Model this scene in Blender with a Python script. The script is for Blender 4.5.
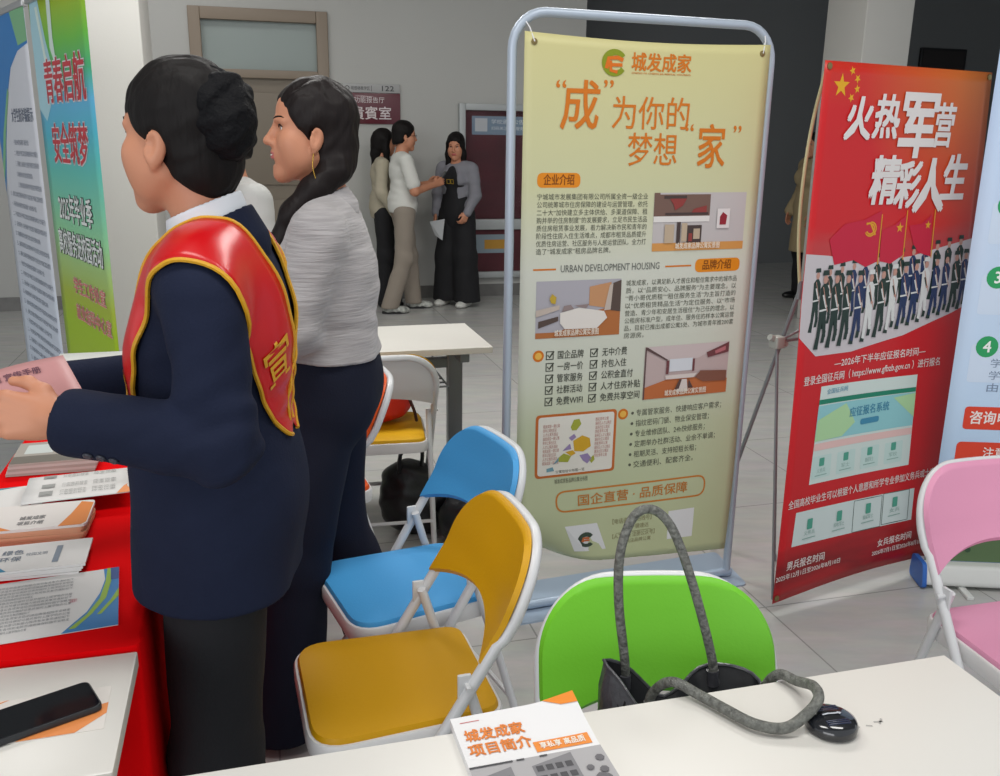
import bpy, math, random
import numpy as np
from mathutils import Vector, Matrix
from mathutils.bvhtree import BVHTree

random.seed(7)
SC = bpy.context.scene
COL = SC.collection
for o in list(bpy.data.objects):
    bpy.data.objects.remove(o)

# ------------------------------------------------------------------ camera
PITCH, ROLL = math.radians(15.3), math.radians(0.8)
f_ = Vector((0, math.cos(PITCH), -math.sin(PITCH)))
r_ = Vector((1, 0, 0)); u_ = r_.cross(f_)
rr = r_ * math.cos(ROLL) + u_ * math.sin(ROLL)
uu = u_ * math.cos(ROLL) - r_ * math.sin(ROLL)
cam = bpy.data.cameras.new('camera')
cam.sensor_width = 36; cam.sensor_fit = 'HORIZONTAL'; cam.lens = 36 * 905 / 1000
cam.clip_start = 0.02; cam.clip_end = 100
camo = bpy.data.objects.new('camera', cam); COL.objects.link(camo)
camo.matrix_world = Matrix(((rr.x, uu.x, -f_.x, 0), (rr.y, uu.y, -f_.y, 0), (rr.z, uu.z, -f_.z, 1.5), (0, 0, 0, 1)))
SC.camera = camo

# ------------------------------------------------------------------ world, lights, exposure
w = bpy.data.worlds.new('daylight'); SC.world = w; w.use_nodes = True
w.node_tree.nodes['Background'].inputs[0].default_value = (0.93, 0.97, 1.0, 1)
w.node_tree.nodes['Background'].inputs[1].default_value = 0.75
SC.view_settings.view_transform = 'Standard'; SC.view_settings.look = 'None'
SC.view_settings.exposure = 0.0; SC.view_settings.gamma = 1.0; SC.view_settings.use_curve_mapping = False

def area(name, loc, target, sx, sy, power, col=(1, 1, 1)):
    l = bpy.data.lights.new(name, 'AREA'); l.shape = 'RECTANGLE'; l.size = sx; l.size_y = sy
    l.energy = power; l.color = col
    o = bpy.data.objects.new(name, l); COL.objects.link(o); o.location = loc
    d = Vector(target) - Vector(loc)
    o.rotation_euler = d.to_track_quat('-Z', 'Y').to_euler()
    return o
# daylight of the glazed entrance behind the photographer, and unseen fill lights added overhead
area('entrance_daylight', (-2.5, -4.5, 2.3), (-.2, 2.5, .9), 5.0, 2.8, 150, (0.97, 0.98, 1.0))
for i, (lx, ly, pw) in enumerate(((-.6, 1.0, 29), (1.3, 1.5, 29), (-1.2, 4.2, 50), (.8, 4.6, 50), (-2.6, 7.0, 16))):
    area('overhead_fill_light', (lx, ly, 3.5), (lx, ly, 0), 1.2, 0.6, pw, (1, 0.985, 0.95))

# ------------------------------------------------------------------ materials
def srgb(h):
    h = h.lstrip('#'); v = [int(h[i:i + 2], 16) / 255 for i in (0, 2, 4)]
    return tuple(c / 12.92 if c <= .04045 else ((c + .055) / 1.055) ** 2.4 for c in v) + (1,)
MATS = {}
def mat(name, col, rough=.5, metal=0, bump=0, bscale=60, spec=.5, var=0, vscale=4, sheen=0, coat=0, stretch=None, emit=0):
    if name in MATS: return MATS[name]
    m = bpy.data.materials.new(name); m.use_nodes = True; nt = m.node_tree; b = nt.nodes['Principled BSDF']
    c = srgb(col) if isinstance(col, str) else tuple(col) + (1,)
    b.inputs['Base Color'].default_value = c; b.inputs['Roughness'].default_value = rough
    b.inputs['Metallic'].default_value = metal; b.inputs['Specular IOR Level'].default_value = spec
    b.inputs['Sheen Weight'].default_value = sheen; b.inputs['Coat Weight'].default_value = coat
    if bump or var:
        tc = nt.nodes.new('ShaderNodeTexCoord'); src = tc.outputs['Object']
        if stretch:
            mp = nt.nodes.new('ShaderNodeMapping'); mp.inputs['Scale'].default_value = stretch
            nt.links.new(src, mp.inputs['Vector']); src = mp.outputs['Vector']
    if bump:
        n = nt.nodes.new('ShaderNodeTexNoise'); n.inputs['Scale'].default_value = bscale; n.inputs['Detail'].default_value = 4
        bp = nt.nodes.new('ShaderNodeBump'); bp.inputs['Strength'].default_value = bump; bp.inputs['Distance'].default_value = .01
        nt.links.new(src, n.inputs['Vector']); nt.links.new(n.outputs['Fac'], bp.inputs['Height']); nt.links.new(bp.outputs['Normal'], b.inputs['Normal'])
    if var:
        n2 = nt.nodes.new('ShaderNodeTexNoise'); n2.inputs['Scale'].default_value = vscale; n2.inputs['Detail'].default_value = 5
        rp = nt.nodes.new('ShaderNodeValToRGB')
        rp.color_ramp.elements[0].position = .3; rp.color_ramp.elements[1].position = .7
        rp.color_ramp.elements[0].color = tuple(max(0, x * (1 - var)) for x in c[:3]) + (1,)
        rp.color_ramp.elements[1].color = tuple(min(1, x * (1 + var)) for x in c[:3]) + (1,)
        nt.links.new(src, n2.inputs['Vector']); nt.links.new(n2.outputs['Fac'], rp.inputs['Fac']); nt.links.new(rp.outputs['Color'], b.inputs['Base Color'])
    MATS[name] = m
    return m
def ink(h, rough=.45): return mat('ink_' + h.lstrip('#'), h, rough, spec=.3)

# ------------------------------------------------------------------ object helpers
def tag(o, label=None, cat=None, group=None, kind=None):
    if label: o['label'] = label
    if cat: o['category'] = cat
    if group: o['group'] = group
    if kind: o['kind'] = kind
    return o
def thing(name, label, cat, loc=(0, 0, 0), rz=0, group=None):
    o = bpy.data.objects.new(name, None); COL.objects.link(o); o.empty_display_size = .1
    o.location = loc; o.rotation_euler = (0, 0, rz)
    return tag(o, label, cat, group)
def link(name, me, m=None, parent=None, smooth=False):
    if m is not None:
        for x in (m if isinstance(m, (list, tuple)) else [m]): me.materials.append(x)
    if smooth: me.shade_smooth()
    o = bpy.data.objects.new(name, me); COL.objects.link(o)
    if parent: o.parent = parent
    return o
def dup(root, loc, rz, **kw):
    r = root.copy(); COL.objects.link(r); r.location = loc; r.rotation_euler = (0, 0, rz)
    tag(r, **kw)
    def rec(a, b):
        for ch in list(a.children):
            c = ch.copy(); COL.objects.link(c); c.parent = b; rec(ch, c)
    rec(root, r)
    return r

class MB:
    """collects shapes as vertices and faces; build() links them as one mesh object"""
    def __init__(s): s.v = []; s.f = []; s.mi = []
    def add(s, vs, fs, mi=0, M=None):
        k = len(s.v)
        for p in vs:
            p = Vector(p); s.v.append(tuple(M @ p if M else p))
        for f in fs: s.f.append([k + i for i in f]); s.mi.append(mi)
        return s
    def box(s, lo, hi, mi=0, M=None, bev=0):
        x0, y0, z0 = lo; x1, y1, z1 = hi
        if not bev:
            return s.add([(x, y, z) for z in (z0, z1) for y in (y0, y1) for x in (x0, x1)],
                         [(0, 2, 3, 1), (4, 5, 7, 6), (0, 1, 5, 4), (2, 6, 7, 3), (0, 4, 6, 2), (1, 3, 7, 5)], mi, M)
        b = bev
        def rect(i, z): return rounded([(x0 + i, y0 + i), (x1 - i, y0 + i), (x1 - i, y1 - i), (x0 + i, y1 - i)], max(b - i, b * .3), 3), z
        return s.loft([[(x, y, z) for x, y in l] for l, z in (rect(b * .6, z0), rect(b * .15, z0 + b * .3), rect(0, z0 + b), rect(0, z1 - b), rect(b * .15, z1 - b * .3), rect(b * .6, z1))], mi=mi, M=M)
    def loft(s, rings, mi=0, M=None, cap=True, closed=True):
        n = len(rings[0]); vs = [p for r in rings for p in r]; fs = []
        for i in range(len(rings) - 1):
            for j in range(n if closed else n - 1):
                a = i * n + j; b = i * n + (j + 1) % n
                fs.append((a, b, b + n, a + n))
        if cap: fs.append(tuple(range(n))[::-1]); fs.append(tuple(range((len(rings) - 1) * n, len(rings) * n)))
        return s.add(vs, fs, mi, M)
    def tube(s, pts, r, n=10, mi=0, M=None, closed=False):
        pts = [Vector(p) for p in pts]; rs = r if isinstance(r, (list, tuple)) else [r] * len(pts)
        rings = []; prev = None
        N = len(pts)
        for i, p in enumerate(pts):
            if closed: t = pts[(i + 1) % N] - pts[i - 1]
            else: t = pts[min(i + 1, N - 1)] - pts[max(i - 1, 0)]
            t.normalize()
            if prev is None:
                a = Vector((0, 0, 1)) if abs(t.z) < .9 else Vector((1, 0, 0))
                x = t.cross(a).normalized()
            else: x = (prev - t * prev.dot(t)).normalized()
            prev = x; y = t.cross(x)
            rings.append([tuple(p + (x * math.cos(2 * math.pi * k / n) + y * math.sin(2 * math.pi * k / n)) * rs[i]) for k in range(n)])
        if closed:
            rings.append(rings[0])
            return s.loft(rings, mi, M, cap=False)
        return s.loft(rings, mi, M)
    def lathe(s, prof, n=24, mi=0, M=None):
        return s.loft([[(r * math.cos(2 * math.pi * k / n), r * math.sin(2 * math.pi * k / n), z) for k in range(n)] for r, z in prof], mi, M)
    def grid(s, fn, us, vs, mi=0, M=None):
        P = [fn(u, v) for v in vs for u in us]; n = len(us)
        return s.add(P, [(j * n + i, j * n + i + 1, (j + 1) * n + i + 1, (j + 1) * n + i) for j in range(len(vs) - 1) for i in range(n - 1)], mi, M)
    def mesh(s, name):
        me = bpy.data.meshes.new(name); me.from_pydata(s.v, [], s.f); me.update()
        for p, i in zip(me.polygons, s.mi): p.material_index = i
        return me
    def build(s, name, m, parent=None, smooth=True, sharp=40):
        me = s.mesh(name); o = link(name, me, m, parent)
        if smooth:
            me.shade_smooth(); me.set_sharp_from_angle(angle=math.radians(sharp))
        return o
def rounded(pts, r, n=5):
    """rounds the corners of a 2D polygon; r may be one radius or one per corner"""
    out = []; N = len(pts); rs = r if isinstance(r, (list, tuple)) else [r] * N
    for i in range(N):
        p = Vector(pts[i]); a = Vector(pts[i - 1]) - p; b = Vector(pts[(i + 1) % N]) - p
        al, bl = a.length, b.length; a /= al; b /= bl
        ang = math.acos(max(-1, min(1, a.dot(b)))); d = min(rs[i] / math.tan(ang / 2), al * .49, bl * .49)
        q0 = p + a * d; q1 = p + b * d
        for k in range(n + 1):
            t = k / n
            q = q0 * (1 - t) ** 2 + p * 2 * t * (1 - t) + q1 * t * t
            out.append((q.x, q.y))
    return out
def spline(P, n=8, closed=False):
    P = [Vector(p) for p in P]; out = []; N = len(P)
    for i in range(N if closed else N - 1):
        if closed: p0, p1, p2, p3 = P[i - 1], P[i], P[(i + 1) % N], P[(i + 2) % N]
        else: p0, p1, p2, p3 = P[max(i - 1, 0)], P[i], P[i + 1], P[min(i + 2, N - 1)]
        for k in range(n):
            t = k / n
            out.append(.5 * ((2 * p1) + (p2 - p0) * t + (2 * p0 - 5 * p1 + 4 * p2 - p3) * t * t + (3 * p1 - p0 - 3 * p2 + p3) * t ** 3))
    if not closed: out.append(P[-1])
    return out
def lin(a, b, n): return [a + (b - a) * i / n for i in range(n + 1)]

# ------------------------------------------------------------------ print: flat ink lying on a sheet
TXT = {}
def glyphs(body, bold=0):
    k = (body, bold)
    if k not in TXT:
        c = bpy.data.curves.new('t', 'FONT'); c.body = body; c.resolution_u = 2; c.offset = bold; c.size = 1
        o = bpy.data.objects.new('t', c); me = o.to_mesh()
        V = [tuple(v.co) for v in me.vertices]; Fs = [tuple(p.vertices) for p in me.polygons]
        o.to_mesh_clear(); bpy.data.objects.remove(o); bpy.data.curves.remove(c)
        TXT[k] = (V, Fs)
    return TXT[k]
class Sheet:
    """fn(u, v) -> point, nrm(u, v) -> normal; every ink shape floats a fraction of a millimetre over the sheet"""
    def __init__(s, parent, fn, step=.03, lift=.0006):
        s.p = parent; s.fn = fn; s.step = step; s.lift = lift
    def nrm(s, u, v):
        e = .002; p = s.fn(u, v)
        return (s.fn(u + e, v) - p).cross(s.fn(u, v + e) - p).normalized()
    def at(s, u, v, k): return s.fn(u, v) + s.nrm(u, v) * s.lift * k
    def rect(s, mb, u0, v0, u1, v1, k=1, mi=0, skew=0):
        nu = max(1, int(abs(u1 - u0) / s.step)); nv = max(1, int(abs(v1 - v0) / s.step))
        return mb.grid(lambda u, v: s.at(u + skew * (v - v0), v, k), lin(u0, u1, nu), lin(v0, v1, nv), mi)
    def poly(s, mb, pts, k=1, mi=0):
        """a filled outline; large ones are cut into bands so that they follow a bowed sheet"""
        def clip(P, ax, lo, hi):
            for sg, lim in ((1, lo), (-1, -hi)):
                out = []
                for i in range(len(P)):
                    a, b = P[i - 1], P[i]; da, db = sg * a[ax] - lim, sg * b[ax] - lim
                    if (da < 0) != (db < 0):
                        t = da / (da - db); out.append((a[0] + (b[0] - a[0]) * t, a[1] + (b[1] - a[1]) * t))
                    if db >= 0: out.append(b)
                P = out
                if len(P) < 3: return []
            return P
        parts = [list(pts)]
        for ax in (1, 0):
            nxt = []
            for P in parts:
                lo, hi = min(p[ax] for p in P), max(p[ax] for p in P); n = max(1, int((hi - lo) / .07))
                for i in range(n):
                    q = clip(P, ax, lo + (hi - lo) * i / n - 1e-9, lo + (hi - lo) * (i + 1) / n + 1e-9) if n > 1 else P
                    if q: nxt.append(q)
            parts = nxt
        for P in parts: mb.add([s.at(u, v, k) for u, v in P], [tuple(range(len(P)))], mi)
        return mb
    def disc(s, mb, u, v, r, k=1, mi=0, ry=None, n=20):
        return s.poly(mb, [(u + r * math.cos(2 * math.pi * i / n), v + (ry or r) * math.sin(2 * math.pi * i / n)) for i in range(n)], k, mi)
    def pill(s, mb, u0, v0, u1, v1, r, k=1, mi=0):
        return s.poly(mb, rounded([(u0, v0), (u1, v0), (u1, v1), (u0, v1)], r, 5), k, mi)
    def ring(s, mb, pts, wd, k=1, mi=0):
        """closed outline of width wd"""
        N = len(pts); P = []
        for i in range(N):
            a, b = Vector(pts[i]), Vector(pts[(i + 1) % N]); n = max(1, int((b - a).length / .04))
            P += [a + (b - a) * j / n for j in range(n)]
        N = len(P); A = []; B = []
        for i in range(N):
            t = (P[(i + 1) % N] - P[i - 1]).normalized(); n = Vector((-t.y, t.x)) * wd / 2
            A.append(P[i] + n); B.append(P[i] - n)
        vs = [s.at(p.x, p.y, k) for p in A + B]
        return mb.add(vs, [(i, N + i, N + (i + 1) % N, (i + 1) % N) for i in range(N)], mi)
    def stroke(s, mb, pts, wd, k=1, mi=0):
        P = []; A = []
        for a, b in zip(pts[:-1], pts[1:]):
            a, b = Vector(a), Vector(b); n = max(1, int((b - a).length / .04)); P += [a + (b - a) * j / n for j in range(n)]
        P.append(Vector(pts[-1]))
        for i in range(len(P)):
            t = (P[min(i + 1, len(P) - 1)] - P[max(i - 1, 0)]).normalized(); n = Vector((-t.y, t.x)) * wd / 2
            A += [P[i] + n, P[i] - n]
        return mb.add([s.at(p.x, p.y, k) for p in A], [(2 * i, 2 * i + 1, 2 * i + 3, 2 * i + 2) for i in range(len(P) - 1)], mi)
    def text(s, mb, body, u, v, h, width=None, k=2, mi=0, bold=0, align='l', shear=0, stretch=1):
        """h: character height; width: the line is fitted to this length; (u, v): lower left (or centre) of the line;
        heavy strokes are struck several times side by side, as thickened outlines would close up"""
        if bold > 0:
            q = bold * .8 * h / .86
            for n, (a, b) in enumerate(((-q, -q), (q, -q), (q, q), (-q, q))): s.text(mb, body, u + a, v + b, h, width, k + n * .2, mi, 0, align, shear, stretch)
            return mb
        V, Fs = glyphs(body, bold)
        if not V: return mb
        x0 = min(p[0] for p in V); x1 = max(p[0] for p in V)
        sy = h / .86; sx = (width / (x1 - x0)) if width else sy * stretch
        if align == 'c': u = u - (x1 - x0) * sx / 2
        if align == 'r': u = u - (x1 - x0) * sx
        return mb.add([s.at(u + (p[0] - x0) * sx + shear * p[1] * sy, v + (p[1] + .08) * sy, k) for p in V], Fs, mi)
    def para(s, mb, lines, u, v, width, pitch, h, k=2, mi=0, last=None):
        for i, t in enumerate(lines):
            s.text(mb, t, u, v - i * pitch - h, h, width if (i < len(lines) - 1 or last is None) else last, k, mi)
        return mb
    def put(s, name, mb, m, label=None, parent=None):
        o = mb.build(name, m, parent or s.p, smooth=False)
        if label: o['label'] = label
        return o

# ------------------------------------------------------------------ the hall (its axes are turned 15.5 degrees to the camera)
HA = math.radians(15.5)
HM = Matrix.Rotation(HA, 4, 'Z')
def hall(u, v, z=0): return HM @ Vector((u, v, z))
def hbox(name, lo, hi, m, bev=0, parent=None, kind='structure'):
    mb = MB(); mb.box(lo, hi, M=HM, bev=bev); o = mb.build(name, m, parent, smooth=bool(bev))
    if kind and not parent: o['kind'] = kind
    return o
def floor_material():
    m = bpy.data.materials.new('polished_grey_tiles'); m.use_nodes = True; nt = m.node_tree; b = nt.nodes['Principled BSDF']
    tc = nt.nodes.new('ShaderNodeTexCoord'); mp = nt.nodes.new('ShaderNodeMapping'); mp.inputs['Rotation'].default_value = (0, 0, -HA)
    nt.links.new(tc.outputs['Object'], mp.inputs['Vector'])
    br = nt.nodes.new('ShaderNodeTexBrick'); br.offset = 0; br.inputs['Scale'].default_value = 1.0
    br.inputs['Brick Width'].default_value = .8; br.inputs['Row Height'].default_value = .8; br.inputs['Mortar Size'].default_value = .003
    br.inputs['Color1'].default_value = srgb('#bab7b1'); br.inputs['Color2'].default_value = srgb('#b4b2ac'); br.inputs['Mortar'].default_value = srgb('#92918c')
    nt.links.new(mp.outputs['Vector'], br.inputs['Vector'])
    n = nt.nodes.new('ShaderNodeTexNoise'); n.inputs['Scale'].default_value = 3; n.inputs['Detail'].default_value = 8; n.inputs['Roughness'].default_value = .65
    mp2 = nt.nodes.new('ShaderNodeMapping'); mp2.inputs['Scale'].default_value = (1, 4, 1); mp2.inputs['Rotation'].default_value = (0, 0, -HA)
    nt.links.new(tc.outputs['Object'], mp2.inputs['Vector']); nt.links.new(mp2.outputs['Vector'], n.inputs['Vector'])
    mx = nt.nodes.new('ShaderNodeMix'); mx.data_type = 'RGBA'; mx.blend_type = 'OVERLAY'; mx.inputs['Factor'].default_value = .3
    nt.links.new(br.outputs['Color'], mx.inputs['A']); nt.links.new(n.outputs['Color'], mx.inputs['B'])
    hs = nt.nodes.new('ShaderNodeHueSaturation'); hs.inputs['Saturation'].default_value = .35
    nt.links.new(mx.outputs['Result'], hs.inputs['Color']); nt.links.new(hs.outputs['Color'], b.inputs['Base Color'])
    b.inputs['Roughness'].default_value = .22; b.inputs['Specular IOR Level'].default_value = .45
    return m
WALL = mat('wall_paint', '#b5b5b2', .8, bump=.05, bscale=90)
PIL = mat('pillar_paint', '#c9c7c2', .75, bump=.05, bscale=90)
SHADEW = mat('wall_shade_grey', '#66696b', .6, bump=.05, bscale=40)  # white foyer walls left unlit: their shade is put into this grey
BASE = mat('baseboard_stone', '#6c6b69', .35, var=.15, vscale=9)
fl = MB(); fl.box((-9, -3.5, -.12), (12, 14, 0), M=HM); fl = fl.build('floor', floor_material(), smooth=False); tag(fl, kind='structure')
hbox('ceiling', (-9, -.4, 3.8), (12, 14, 3.95), mat('ceiling_paint', '#bdbdb9', .9, bump=.04))
WV = 8.68

# back wall with the door opening (u 0.30 left of the hall axis to 0.67), ending at u = 3.21 where the dark foyer opens
hbox('wall_back', (-9, WV, 0), (-.40, WV + .2, 3.8), WALL)
hbox('wall_back', (.775, WV, 0), (3.21, WV + .2, 3.8), WALL)
hbox('wall_back', (-.40, WV, 2.57), (.775, WV + .2, 3.8), WALL)
hbox('wall_foyer_side', (3.01, WV + .2, 0), (3.21, 10.5, 3.8), SHADEW)
hbox('wall_foyer', (3.01, 10.5, 0), (11, 10.7, 3.8), SHADEW)
hbox('wall_right', (11, 3, 0), (11.2, 10.7, 3.8), SHADEW)
hbox('baseboard_back', (-9, WV - .012, 0), (-.40, WV, .12), BASE)
hbox('baseboard_back', (.775, WV - .012, 0), (3.21, WV, .12), BASE)
hbox('pillar', (-1.0, 5.6, 0), (-.505, 6.2, 3.8), PIL, bev=.01)
hbox('pillar', (4.70, 6.5, 0), (5.13, 7.02, 3.8), PIL, bev=.01)
# door with a frosted transom pane
DF = mat('door_frame_taupe', '#87796a', .45, bump=.03)
d = MB()
d.box((-.40, WV - .03, 0), (-.30, WV + .12, 2.57), M=HM, bev=.008); d.box((.675, WV - .03, 0), (.775, WV + .12, 2.57), M=HM, bev=.008)
d.box((-.30, WV - .03, 2.47), (.675, WV + .12, 2.57), M=HM, bev=.008); d.box((-.30, WV - .02, 2.00), (.675, WV + .1, 2.07), M=HM, bev=.006)
door = d.build('door_1', DF); door['kind'] = 'structure'
d = MB(); d.box((-.30, WV + .03, .01), (.675, WV + .07, 2.0), M=HM)
for a, b in ((.15, .95), (1.08, 1.88)): d.box((-.18, WV + .012, a), (.555, WV + .03, b), M=HM, bev=.008)
d.build('door_leaf', mat('door_leaf_taupe', '#7d7366', .5, bump=.04, bscale=20, stretch=(6, 6, .5)), door)
d = MB(); d.box((-.30, WV + .04, 2.07), (.675, WV + .05, 2.47), M=HM)
d.build('transom_pane', mat('frosted_pane', '#8f9a98', .35, spec=.5), door, smooth=False)
d = MB(); d.tube([hall(.60, WV + .01, .98), hall(.60, WV - .035, .98), hall(.50, WV - .035, .98)], .009)
d.box((.575, WV + .005, .90), (.625, WV + .014, 1.08), M=HM, bev=.003)
d.build('door_handle', mat('brushed_steel', '#b5b5b2', .3, 1), door)

def wall_sheet(v, u0, z0):
    return lambda u, w: hall(u0 + u, v, z0 + w)
# room sign: grey strip over a crimson board
sg = thing('room_sign', 'crimson and grey room sign numbered 122 on the back wall beside the door', 'sign', hall(1.15, WV, 1.63))
def local(root, fn):
    inv = (Matrix.Translation(root.location) @ root.rotation_euler.to_matrix().to_4x4()).inverted()
    return lambda u, v: inv @ fn(u, v)
inv = Matrix.Translation(sg.location).inverted()
d = MB(); d.box((.885, WV - .018, 1.63), (1.412, WV - .001, 1.90), M=inv @ HM, bev=.004); d.build('name_board', mat('crimson_board', '#5a1426', .35, coat=.3), sg)
d = MB(); d.box((.885, WV - .018, 1.903), (1.412, WV - .001, 1.98), M=inv @ HM, bev=.004); d.build('number_strip', mat('grey_strip', '#a3a3a3', .4), sg)
S = Sheet(sg, local(sg, wall_sheet(WV - .018, .885, 1.63)), 1)
d = MB(); S.text(d, '多功能报告厅', .05, .185, .048, .33); S.text(d, '貴賓室', .08, .04, .105, .36, bold=.012); S.put('lettering', d, ink('#d9cfd0'))
d = MB(); S.text(d, '122', .36, .285, .055, .11, bold=.01); S.text(d, '明德楼教学区', .08, .295, .03, .17); S.stroke(d, [(.265, .285), (.265, .335)], .004); S.ring(d, [(.045 + .018 * math.cos(a), .31 + .018 * math.sin(a)) for a in lin(0, 5.8, 15)], .006); S.put('number_lettering', d, ink('#3d3d3f'))

# tall glazed notice case on the back wall
kc = thing('display_case', 'white framed crimson notice case on the back wall behind the long-haired person', 'notice case', hall(2.35, WV, .19))
inv = Matrix.Translation(kc.location).inverted() @ HM
KF = mat('white_aluminium', '#a9adae', .4, .2)
d = MB()
for lo, hi in (((1.96, .19), (2.02, 1.83)), ((2.68, .19), (2.74, 1.83)), ((2.02, 1.77), (2.68, 1.83)), ((2.02, .66), (2.68, .76)), ((2.02, .19), (2.68, .25))):
    d.box((lo[0], WV - .07, lo[1]), (hi[0], WV - .002, hi[1]), M=inv, bev=.006)
d.build('case_frame', KF, kc)
d = MB(); d.box((2.02, WV - .02, .76), (2.68, WV - .004, 1.77), M=inv); d.box((2.02, WV - .03, .25), (2.68, WV - .004, .66), M=inv); d.build('back_panel', mat('crimson_felt', '#4f1c26', .7, var=.2, vscale=6), kc, smooth=False)
g = mat('clear_glass', '#ffffff', .03)
gb = g.node_tree.nodes['Principled BSDF']; gb.inputs['Transmission Weight'].default_value = 1; gb.inputs['IOR'].default_value = 1.1
d = MB(); d.box((2.02, WV - .055, .76), (2.68, WV - .05, 1.77), M=inv); d.build('glass_pane', g, kc, smooth=False)
S = Sheet(kc, lambda u, v: inv @ Vector((1.96 + u, WV - .021, .19 + v)), 1)
d = MB(); S.rect(d, .13, 1.36, .68, 1.53); S.put('notice', d, ink('#7f93a8'))
d = MB(); S.rect(d, .16, 1.39, .28, 1.51, 2); S.put('notice_card', d, ink('#c9ccd0'))
d = MB(); S.text(d, '学校通知公告', .32, 1.46, .04, .32, 3); S.text(d, '扫码关注校园服务', .32, 1.405, .03, .32, 3); S.put('lettering', d, ink('#e2e6ea'))
S = Sheet(kc, lambda u, v: inv @ Vector((1.96 + u, WV - .031, .19 + v)), 1)
d = MB(); S.rect(d, .17, .24, .56, .42); S.put('lower_notice', d, ink('#8796a0'))
d = MB(); S.rect(d, .26, .28, .47, .37, 2); S.put('plate', d, ink('#b98a35'), 'yellow plate')
# dark panel far off on the foyer wall, right of the pillar
nb = thing('notice_board', 'dark framed board on the far foyer wall right of the pillar', 'board', hall(8.79, 10.5, 2.45))
inv = Matrix.Translation(nb.location).inverted() @ HM
d = MB(); d.box((8.44, 10.46, 2.42), (9.14, 10.499, 2.72), M=inv, bev=.006); d.build('board_frame', mat('board_frame_black', '#15161a', .4), nb)
d = MB(); d.box((8.47, 10.455, 2.45), (9.11, 10.459, 2.69), M=inv); d.build('board_face', mat('board_face_brown', '#211c1e', .5), nb, smooth=False)

# ------------------------------------------------------------------ tables
WHITE_TOP = mat('white_laminate', '#dad7d1', .38, bump=.01, bscale=200, spec=.4)
EDGE = mat('white_edge_band', '#c9c5bd', .4)
STEEL = mat('grey_steel_leg', '#6f7377', .4, .3)
def table(name, label, u0, v0, u1, v1, h, leg_col=STEEL, basket=False):
    cu, cv = (u0 + u1) / 2, (v0 + v1) / 2
    t = thing(name, label, 'table', hall(cu, cv), HA)
    a, b = (u1 - u0) / 2, (v1 - v0) / 2
    d = MB(); d.box((-a, -b, h - .025), (a, b, h), bev=.003); top = d.build('tabletop', [WHITE_TOP, EDGE], t)
    for p in top.data.polygons:
        if abs(p.normal.z) < .3: p.material_index = 1
    long_u = a >= b
    for s in (-1, 1):
        d = MB()
        if long_u:
            x = s * (a - .10)
            d.box((x - .03, -.025, .05), (x + .03, .025, h - .07), bev=.006)
            d.box((x - .02, -b + .03, .02), (x + .02, b - .03, .055), bev=.008); d.box((x - .02, -b + .05, h - .07), (x + .02, b - .05, h - .025), bev=.006)
        else:
            y = s * (b - .10)
            d.box((-.025, y - .03, .05), (.025, y + .03, h - .07), bev=.006)
            d.box((-a + .03, y - .02, .02), (a - .03, y + .02, .055), bev=.008); d.box((-a + .05, y - .02, h - .07), (a - .05, y + .02, h - .025), bev=.006)
        leg = d.build('leg', leg_col, t)
        for q in (-1, 1):
            d = MB(); c = (s * (a - .10), q * (b - .06)) if long_u else (q * (a - .06), s * (b - .10))
            d.lathe([(.016, 0), (.018, .006), (.014, .022)], 12, M=Matrix.Translation((c[0], c[1], 0)))
            d.build('foot', mat('black_rubber', '#1b1b1c', .7), leg)
    d = MB()
    if long_u: d.box((-a + .1, -.018, h - .13), (a - .1, .018, h - .09), bev=.005)
    else: d.box((-.018, -b + .1, h - .13), (.018, b - .1, h - .09), bev=.005)
    d.build('crossbeam', leg_col, t)
    if basket:
        d = MB(); r = .004
        for y in lin(-b + .08, b - .08, 5): d.tube([(-a + .14, y, h - .17), (a - .16, y, h - .17)], r, 6)
        for x in lin(-a + .14, a - .16, 8): d.tube([(x, -b + .08, h - .04), (x, -b + .08, h - .17), (x, b - .08, h - .17), (x, b - .08, h - .04)], r, 6)
        d.build('wire_shelf', STEEL, t)
    return t
front = table('folding_table', 'white table in the lower right with a brochure and bag handle on it', -.21, .52, .99, 1.003, .75)
left = table('folding_table', 'white table at lower left with the black phone on it', -1.20, 1.03, -.198, 1.31, .75)
back = table('folding_table', 'white table standing behind the white-backed chair with the red bag', -.32, 3.30, .885, 3.78, .73, basket=True)
red = table('folding_table', 'table hidden under the red cloth at the left', -.565, 1.325, -.205, 3.12, .75)

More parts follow.
